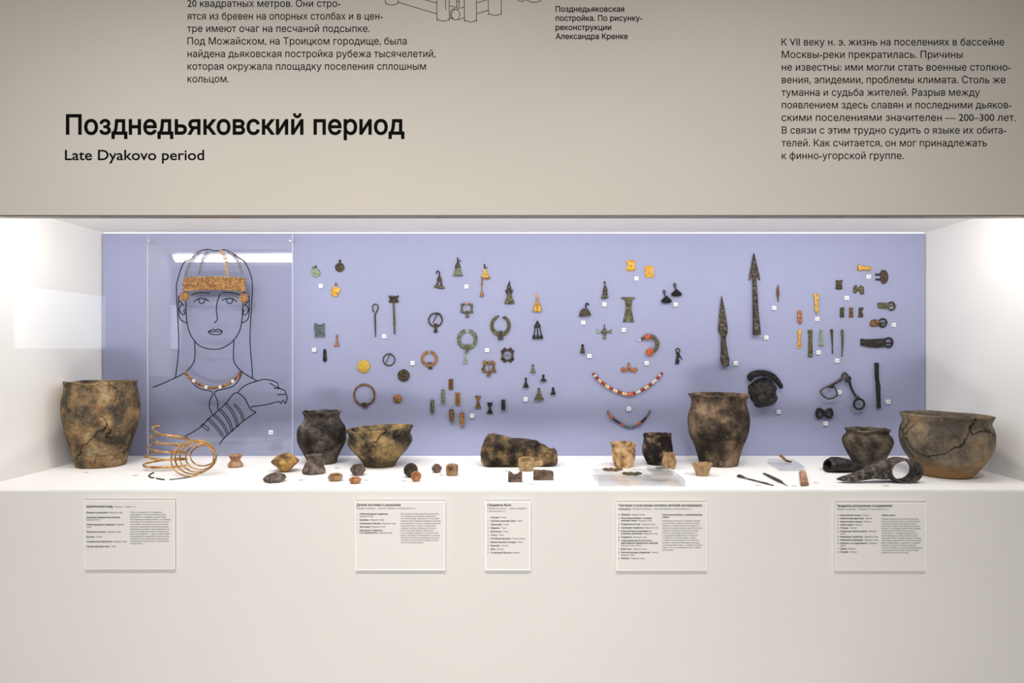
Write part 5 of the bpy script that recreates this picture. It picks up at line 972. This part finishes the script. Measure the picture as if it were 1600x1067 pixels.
stand('clay_stand', 'grey hourglass clay stand with a flared foot before the dark grey pot', 'stand', *c, [(None, lat(sk(*c), 490.6, [(15, 739.3), (17.2, 737.5), (17.2, 733), (13, 724), (10.6, 718), (11.6, 713), (12.4, 710.4), (9, 710), (7, 713)], .06, 5).rough(.6, .12, 3), PM['greyclay'])])
c = (524.6, 751)
m = lat(sk(*c), 524.6, [(8, 751), (10.6, 749.4), (11.4, 746.4), (10.4, 743.6), (8.8, 743.4), (7.6, 745.5), (6.4, 748)], .06, 7, 4, 30, .8).tilt(16)
stand('open_whorl', 'low oval brown clay ring with a wide hollow', 'whorl', *c, [(None, m, PM['tan'])])
c = (559, 742.5)
stand('faceted_vessel', 'tiny grey faceted clay vessel standing behind the small orange double cone', 'vessel', *c, [(None, sk(*c).lathe([(6.6, 742.3), (8, 741), (12, 734.4), (11.4, 731), (7.4, 726), (6.4, 726.2), (5.6, 728)], (559, 0), 'z', 8, wob=.05).rough(.3, .2), PM['greyclay'])])
c = (554.8, 755)
stand('spindle_whorl', 'tiny orange double cone whorl in front of the grey faceted vessel', 'whorl', *c, [(None, lat(sk(*c), 554.8, [(4.6, 755), (6.4, 753.6), (9.6, 750), (9, 748), (6.4, 745.8), (4.6, 745.6), (3.6, 747)], .04, 4), PM['terra'])])
def sphere(lab, cx, base, r, mat, seed, sq=1.0, rough=.4):
    c = (cx, base)
    m = sk(*c).lathe([(r*math.sin(PI*i/14), base-r*sq+r*sq*math.cos(PI*i/14)) for i in range(1, 14)], (cx, 0), 'z', 28).rough(rough, .16, seed)
    for v in m.bm.verts: v.co.z = max(v.co.z, 0.0002)
    stand('clay_ball', lab, 'ball', cx, base, [(None, m, PM[mat])])
sphere('large dark brown clay ball behind the small orange ball', 641.8, 745.5, 11.1, 'ball', 1)
sphere('small orange clay ball in front of the dark brown ball', 650, 752, 8.1, 'terra', 2)
c = (682.4, 738.4)
stand('faceted_bead', 'small brown faceted double cone between the balls and the carved lump', 'bead', *c, [(None, sk(*c).lathe([(3.4, 738.4), (5.2, 737), (8.1, 732), (7.6, 729.4), (3.6, 725.2), (2.4, 725.6)], (682.4, 0), 'z', 9, wob=.05), PM['mould'])])
c = (706.4, 742.5)
m = sk(*c).loft([((706.4, v, 0), (a, 0, 0), (0, 0, a)) for v, a in ((742.4, 6.8), (741, 8.2), (736, 9.4), (730, 9.6), (727, 9), (725.2, 7))], 24, 3).rough(.5, .12, 5)
g = sk(*c)
for a, b in (((701, 727, 9.6), (709, 733.5, 10.2)), ((709.5, 726.8, 9.4), (702, 734, 10)), ((706, 725.6, 8), (706.5, 732, 10.2)), ((713.8, 728, 6.2), (714.5, 738, 6))): g.tube([a, b], .7, smooth=False)
stand('carved_lump', 'pale carved clay lump with crossed grooves', 'lump', *c, [('body', m, PM['tan']), ('grooves', g, M['bronze'], 'dark carved grooves')])
# big stone
c = (808, 727)
S = [(752.6, 704, 716), (754.4, 697, 723), (760, 681, 727), (768, 678.4, 728), (786, 681, 728), (806, 685, 728), (826, 687.6, 727.4), (838, 689.6, 727), (848, 694, 726), (858, 699, 725), (864, 700, 724.4), (868.6, 703, 722), (870, 707, 717)]
S = smooth_pts(S, False, 5); m = sk(*c); secs = []
for x, a, b in S:
    h_ = (b-a)/2; dd = 24*(0.35+0.65*min(1, h_/23)); secs.append(((x, (a+b)/2, 0), (0, h_, 0), (0, 0, dd)))
m.loft(secs, 44, 3.4).rough(2.2, .05, 3).rough(1.2, .2, 8)
for v in m.bm.verts: v.co.z = max(v.co.z, 0.0003)
stand('rough_stone', 'large rough brown and black burnt stone block by the back panel', 'stone', *c, [(None, m, PM['stone'])])
c = (824, 735)
m = lat(sk(*c), 822.4, [(9, 735), (11.4, 733.4), (12.6, 728), (12.6, 720), (11.4, 718.6), (9.8, 720.4), (8.4, 726), (5, 729)], .04, 6, 4, 32, .85).tilt(17)
h_ = sk(*c).loft([((832.6, 727, 0), (0, 4, 0), (0, 0, 3.6)), ((836.6, 726, 0), (0, 3.8, 0), (0, 0, 3.6)), ((842, 725.2, 0), (0, 4.6, 0), (0, 0, 4.4)), ((846.4, 724.8, 0), (0, 4.8, 0), (0, 0, 4.6)), ((848.6, 724.6, 0), (0, 2.6, 0), (0, 0, 2.6))], 16, 2.3).rough(.4, .2).tilt(17, m.drop)
stand('clay_ladle', 'small sandy clay ladle with a stub handle in front of the rough stone', 'ladle', *c, [('bowl', m, PM['sand']), ('handle', h_, PM['sand'])])
c = (804.8, 752.6)
m = sk(*c)
def prism(m, pts, w0, w1, lean=0):
    n = len(pts); P = [m.fr.L(u, v, w1) for u, v in pts]+[m.fr.L(u+lean, v, w0) for u, v in pts]
    m.add(P, [tuple(range(n)), tuple(range(2*n-1, n-1, -1))]+[(i, (i+1) % n, n+(i+1) % n, n+i) for i in range(n)]); return m
prism(m, [(794, 752.5), (794, 739), (796, 736.8), (799.4, 738.6), (802, 741.8), (805, 742.4), (808, 741.4), (811, 738.4), (814.6, 736.8), (816, 739), (816, 752.5)], -7, 5)
bmesh.ops.bevel(m.bm, geom=m.bm.edges[:], offset=.0008, segments=2, affect='EDGES', clamp_overlap=True)
g = sk(*c).box(794.6, 815.4, 746.2, 747.2, 4.6, 5.3)
stand('casting_mould', 'small brown casting mould half with a notched top, the left one', 'mould', *c, [('block', m, PM['mould']), ('groove', g, M['bronze'])], smooth=False)
c = (849, 749.6)
m = prism(sk(*c), [(833.4, 749.5), (833.4, 737), (835, 735), (841, 735), (843, 736.4), (846, 736.6), (848, 735), (851, 734.8), (853, 736), (857, 735.6), (864, 737), (864.8, 739), (864.6, 749.5)], -8, 5)
bmesh.ops.bevel(m.bm, geom=m.bm.edges[:], offset=.0009, segments=2, affect='EDGES', clamp_overlap=True)
stand('casting_mould', 'wider reddish brown casting mould half, the right one', 'mould', *c, [(None, m, PM['mould'])], smooth=False)
# clear acrylic blocks with finds on them
def slab(name, label, corners, z0, z1):
    fr = Fr(PX, PY, 0); xs = [p[0] for p in corners]; ys = [p[1] for p in corners]
    fr.o = Vector((sum(xs)/4, sum(ys)/4, z0)); m = MB(fr)
    P = [Vector((x, y, z))-fr.o for z in (z0, z1) for x, y in corners]
    m.add(P, [(3, 2, 1, 0), (4, 5, 6, 7), (0, 1, 5, 4), (1, 2, 6, 5), (2, 3, 7, 6), (3, 0, 4, 7)])
    item(name, label, 'display block', fr, [(None, m, M['block'])], smooth=False)
T1, T2, T3 = .0147, .0060, .0094
slab('acrylic_block', 'wide clear acrylic block carrying two brown finds and a smaller clear block', [(.176, .047), (.3640, .047), (.3640, .187), (.176, .187)], SHELF+.0003, SHELF+T1)
slab('acrylic_block', 'small thin clear acrylic block lying on the wide clear block', [(.3042, .098), (.3503, .098), (.3503, .178), (.3042, .178)], SHELF+T1+.0003, SHELF+T1+.0003+T2)
slab('acrylic_block', 'clear acrylic block with the little red find, beside the whetstone', [(.6416, .235), (.7061, .235), (.726, .363), (.658, .363)], SHELF+.0003, SHELF+T3)
def RF(px, py, top):                                # frame standing on a block whose top is `top` above the shelf
    d = (EYE-SHELF-top)*F/(py-PY); return Fr(px, py, d-DF)
for (cx, by), lab, pts in (((957, 735.6), 'brown twisted metal fragment at the left of the wide clear block', [(941.6, 734.8), (946, 732.8), (950, 731.6), (955, 732.8), (959, 734.2), (966, 733.8), (972.6, 733.6)]), ((987.6, 742), 'brown folded metal fragment at the front of the wide clear block', [(972, 741), (975.6, 738.8), (981, 739.6), (985, 738), (990, 740.4), (996, 740.6), (1002.6, 738.6)])):
    fr = RF(cx, by, T1+.0004); m = MB(fr)
    m.tube([(u, by-2.2-(1.0 if i % 2 else 0), 1.5*math.sin(i*1.7)) for i, (u, v) in enumerate(pts)], [1.2, 2.0, 2.1, 1.7, 2.0, 2.2, 1.3], n=10).tube([(u+1.5, by-2.0, 5-2*math.sin(i*1.3)) for i, (u, v) in enumerate(pts[:6])], [1, 1.6, 1.9, 1.5, 1.9, 1.1], n=10).rough(.4, .3)
    item('metal_fragment', lab, 'fragment', fr, [(None, m, M['brown' if by < 740 else 'olive'])], 'metal fragments on the wide block')
fr = RF(1032.6, 732, T1+.0007+T2); m = MB(fr)
m.loft([((1023.4, 731, 0), (0, .5, 0), (0, 0, 1)), ((1027, 730.6, 1), (0, 1.2, 0), (0, 0, 4)), ((1033, 730.4, 0), (0, 1.5, 0), (0, 0, 6)), ((1038, 730.6, -2), (0, 1.3, 0), (0, 0, 5)), ((1042.6, 731, -3), (0, .5, 0), (0, 0, 1.2))], 14).rough(.3, .3)
item('metal_fragment', 'green leaf shaped metal fragment on the small thin clear block', 'fragment', fr, [(None, m, M['green'])])
fr = RF(1229, 722, T3+.0003)
item('fibula', 'small orange brown bent fibula on the clear block beside the whetstone', 'fibula', fr, [('bow', MB(fr).tube([(1221.6, 712, -8), (1223.6, 713.6, -6), (1226, 716.6, -3), (1228.4, 719.6, 0)], [1.6, 2.3, 2.1, 1.8], n=10), M['rust']), ('foot', MB(fr).tube([(1227.6, 719.4, 0), (1231, 720.2, 3), (1235.6, 720.4, 6)], [1.5, 1.7, .9], n=10), M['bronze'], 'dark foot')])
# tools lying on the shelf
def lying(name, label, cat, a, b, prof, mat, flat=.5, n=12):
    A, B = floor_pt(*a), floor_pt(*b); fr = Fr(PX, PY, 0); fr.o = (A+B)/2; m = MB(fr); ax = (B-A); sd = Vector((-ax.y, ax.x, 0)).normalized(); rows = []
    for t, r, off in prof:
        h = r*flat
        rows.append([m.bm.verts.new(A+ax*t+sd*(off+r*math.cos(q))+Vector((0, 0, h+h*math.sin(q)+.0003))-fr.o) for q in [2*PI*j/n for j in range(n)]])
    for P, Q in zip(rows, rows[1:]):
        for j in range(n): m.bm.faces.new((P[j], P[(j+1) % n], Q[(j+1) % n], Q[j]))
    m.bm.faces.new(rows[0][::-1]); m.bm.faces.new(rows[-1])
    item(name, label, cat, fr, [(None, m, M[mat] if mat in M else PM[mat])])
lying('iron_rod', 'thin iron rod with a flattened end lying on the shelf', 'rod', (1151.6, 745), (1208.4, 759.6), [(0, .0015, 0), (.06, .0045, 0), (.16, .004, 0), (.26, .0022, 0), (.6, .0022, 0), (.8, .0026, 0), (1, .0016, 0)], 'greyiron', .8)
lying('iron_knife', 'small iron knife blade lying slantwise on the shelf', 'knife', (1192, 740), (1230.4, 760), [(0, .0012, 0), (.08, .0034, 0), (.4, .0048, 0), (.7, .0052, 0), (.76, .0036, .001), (.8, .0022, .001), (1, .0006, .001)], 'greyiron', .55)
A = [floor_pt(*p) for p in ((1251, 760.2), (1263.6, 759.6), (1259, 740.4), (1248.6, 740.4))]
fr = Fr(PX, PY, 0); fr.o = sum(A, Vector())/4; m = MB(fr)
m.add([p-fr.o+Vector((0, 0, z)) for z in (.0003, .0085) for p in A], [(3, 2, 1, 0), (4, 5, 6, 7), (0, 1, 5, 4), (1, 2, 6, 5), (2, 3, 7, 6), (3, 0, 4, 7)])
bmesh.ops.bevel(m.bm, geom=m.bm.edges[:], offset=.0022, segments=3, affect='EDGES')
item('whetstone', 'small pinkish tan whetstone lying on the shelf', 'whetstone', fr, [(None, m, PM['pinkclay'])])
def tubewall(m, rows_):                              # closed shell: list of rings
    R = [[m.bm.verts.new(v) for v in row] for row in rows_]; n = len(R[0])
    for A, B in zip(R, R[1:]+R[:1]):
        for j in range(n): m.bm.faces.new((A[j], A[(j+1) % n], B[(j+1) % n], B[j]))
# axe lying in front: round socket at the right, blade to the left
c = (1370, 753.5); m = sk(*c); n = 36
def circ3(cu, cv, cw, ru, rv): return [m.fr.L(cu+ru*math.cos(2*PI*j/n), cv+rv*math.sin(2*PI*j/n), cw) for j in range(n)]
tubewall(m, [circ3(1408, 734.6, -15, 24.5, 18.8), circ3(1409, 734.6, -4, 25.5, 19), circ3(1410.5, 734.6, 6, 26, 19), circ3(1411, 734.6, 11, 26, 19), circ3(1411, 734.6, 11, 22.6, 16.6), circ3(1409.5, 734.4, 0, 22, 16.6), circ3(1408, 734.4, -15, 21.4, 16.6)])
m.rough(.35, .1, 2)
bl = sk(*c).loft([((1305.6, 747.6, 4), (0, 1.2, 0), (0, 0, 2)), ((1314, 747.4, 4), (.6, 3.6, 0), (0, 0, 6)), ((1330, 745.6, 3), (1, 6.0, 0), (0, 0, 8)), ((1348, 741.6, 1), (1.4, 8.0, 0), (0, 0, 9)), ((1364, 737.6, -1), (1, 10.4, 0), (0, 0, 11)), ((1378, 734.6, -3), (0, 14.6, 0), (0, 0, 14)), ((1384.6, 734.2, -3), (0, 15.4, 0), (0, 0, 13)), ((1387, 734.2, -3), (0, 11, 0), (0, 0, 10))], 24, 2.6).rough(.5, .1, 5)
stand('iron_axe', 'brown grey iron axe with a round open socket, lying in front', 'axe', *c, [('socket', m, M['greyiron']), ('blade', bl, M['greyiron'])])
c = (1322, 737); m = sk(*c)
def sec(x, v0, v1, d, k=0): return [m.fr.L(x+3*math.sin(2*PI*j/n)*k, (v0+v1)/2+(v1-v0)/2*math.sin(2*PI*j/n), d*math.cos(2*PI*j/n)) for j in range(n)]
tubewall(m, [sec(1292, 717, 736.6, 13, -1), sec(1300, 714, 736.8, 16, -.6), sec(1312, 714, 736.8, 16), sec(1326, 717.4, 736.8, 14), sec(1342, 724, 736.6, 11), sec(1358, 730, 736.4, 8), sec(1362, 732, 736, 5), sec(1360, 732.6, 735.6, 4), sec(1340, 726, 735, 8), sec(1310, 717, 735, 13), sec(1292.6, 719, 735, 11, -1)])
m.rough(1.2, .09, 4)
stand('iron_axe', 'black crumpled iron axe lying behind, its torn socket opening to the left', 'axe', *c, [(None, m, M['iron'])])
# bronze spirals and bead fragments at the left
c = (258, 733.5); m = sk(*c); P = []
for i in range(4*40+26):
    t = i/40; a = 2*PI*t-.3; ez = 1-.035*t
    P.append((256.4+2.6*t+33*ez*math.cos(a), 730.6-12.4*t+(2.6-2.2*t)*-math.cos(a), 20*math.sin(a)))
m.tube(P, 1.7, n=8, smooth=False, flat=.6)
stand('spiral_bracelet', 'loose bright bronze wire spiral standing upright, left of the other coil', 'bracelet', *c, [(None, m, M['wirebronze'])], 'bronze wire spirals')
c = (300, 744); m = sk(*c); P = []
def mixl(t, L): i = min(int(t), len(L)-2); return L[i]+(L[i+1]-L[i])*(t-i)
for i in range(4*44+30):
    t = i/44; a = 2*PI*t+1.2
    l, r, tp, bt = (mixl(t, q) for q in ((268, 270.5, 274, 279.5, 285.5, 286), (331.5, 334, 335, 331, 327.4, 327), (692, 688, 689.5, 694, 699.5, 700), (743.2, 741, 739, 736.5, 731.5, 731)))
    P.append(((l+r)/2+(r-l)/2*math.cos(a), (tp+bt)/2+(bt-tp)/2*math.sin(a), 5-7*t+2*math.sin(a)))
m.tube(P, 1.1, n=8, smooth=False)
stand('spiral_bracelet', 'bright bronze wire coil seen face on as overlapping circles', 'bracelet', *c, [(None, m, M['wirebronze'])], 'bronze wire spirals')
def beads(label, pts, k):
    P = [floor_pt(u, v, 0) for u, v in smooth_pts(pts, False, 60)]; fr = Fr(PX, PY, 0); fr.o = P[len(P)//2].copy(); m = MB(fr); acc = 1; last = P[0]; s = .0016
    out = []
    for p in P:
        acc += (p-last).length; last = p
        if acc > .0026: out.append(p); acc = 0
    for i, p in enumerate(out):
        q = p-fr.o+Vector((0, 0, s+.0003)); d = (out[min(i+1, len(out)-1)]-out[max(i-1, 0)]).normalized()
        m.tubeL([q-d*.0012, q-d*.0005, q+d*.0005, q+d*.0012], [s*.6, s, s, s*.6], n=8)
    item('bead_string', label, 'bead string', fr, [(None, m, M[k])])
beads('short bent string of tiny dark beads in front of the upright spiral', [(240, 739.6), (235, 742), (232.8, 745), (236.6, 747.2), (241, 747.6)], 'iron')
beads('tiny dark bead fragment between the bent and the straight string', [(244.6, 748.4), (250, 749.6), (257.6, 750.6)], 'iron')
beads('straight string of tiny grey green beads in front of the face on coil', [(265.6, 750.4), (280, 748.8), (298.6, 746.2)], 'teal')
# clear number tags lying on the shelf
for u, v, t, lab in ((135, 738.4, '7', 'in front of the tall cracked brown pot'), (211.6, 743.4, '1', 'left of the bronze spirals'), (470.4, 750.4, '8', 'left of the low oval ring'), (527, 731.6, '7', 'behind the low oval ring'), (572.4, 750.8, '9', 'right of the small orange double cone'), (631, 751.6, '10', 'left of the small orange ball'), (689.4, 742.6, '11', 'beside the faceted double cone'),
    (792.6, 736.4, '12', 'behind the left mould half'), (830.4, 756.6, '13', 'between the mould halves'), (1073, 740, '14', 'left of the sandy bowl'), (1184, 758.8, '15', 'between the rod and the knife'), (1241, 759.6, '16', 'left of the whetstone'), (1275, 755, '17', 'right of the whetstone'), (1384, 759.4, '32', 'in front of the round socketed axe'), (1284, 733, '32', 'left of the black axe')):
    A = floor_pt(u, v); fr = Fr(PX, PY, 0); fr.o = A; k = (A.y+DF)/F
    b = MB(fr); b.add([Vector((x, y, z)) for z in (.0002, .0012) for x, y in ((-3.6*k, -.006), (3.6*k, -.006), (3.6*k, .006), (-3.6*k, .006))], [(3, 2, 1, 0), (4, 5, 6, 7), (0, 1, 5, 4), (1, 2, 6, 5), (2, 3, 7, 6), (3, 0, 4, 7)])
    d = MB(fr); d.fr = Fr(0, 0, 0); d.fr.s = 1; d.fr.o = A
    d.text(t, -.0028 if len(t) == 1 else -.0042, None, 0, .008)
    for q in d.bm.verts: q.co = Vector((q.co.x, q.co.z-.004, .0014))
    item('shelf_tag', 'tiny clear number tag on the shelf '+lab, 'tag', fr, [('plate', b, M['tagclear']), ('digits', d, flat('tag_grey', (.5, .5, .52), .6) if 'tag_grey' not in bpy.data.materials else bpy.data.materials['tag_grey'])], 'clear number tags on the shelf', smooth=False)
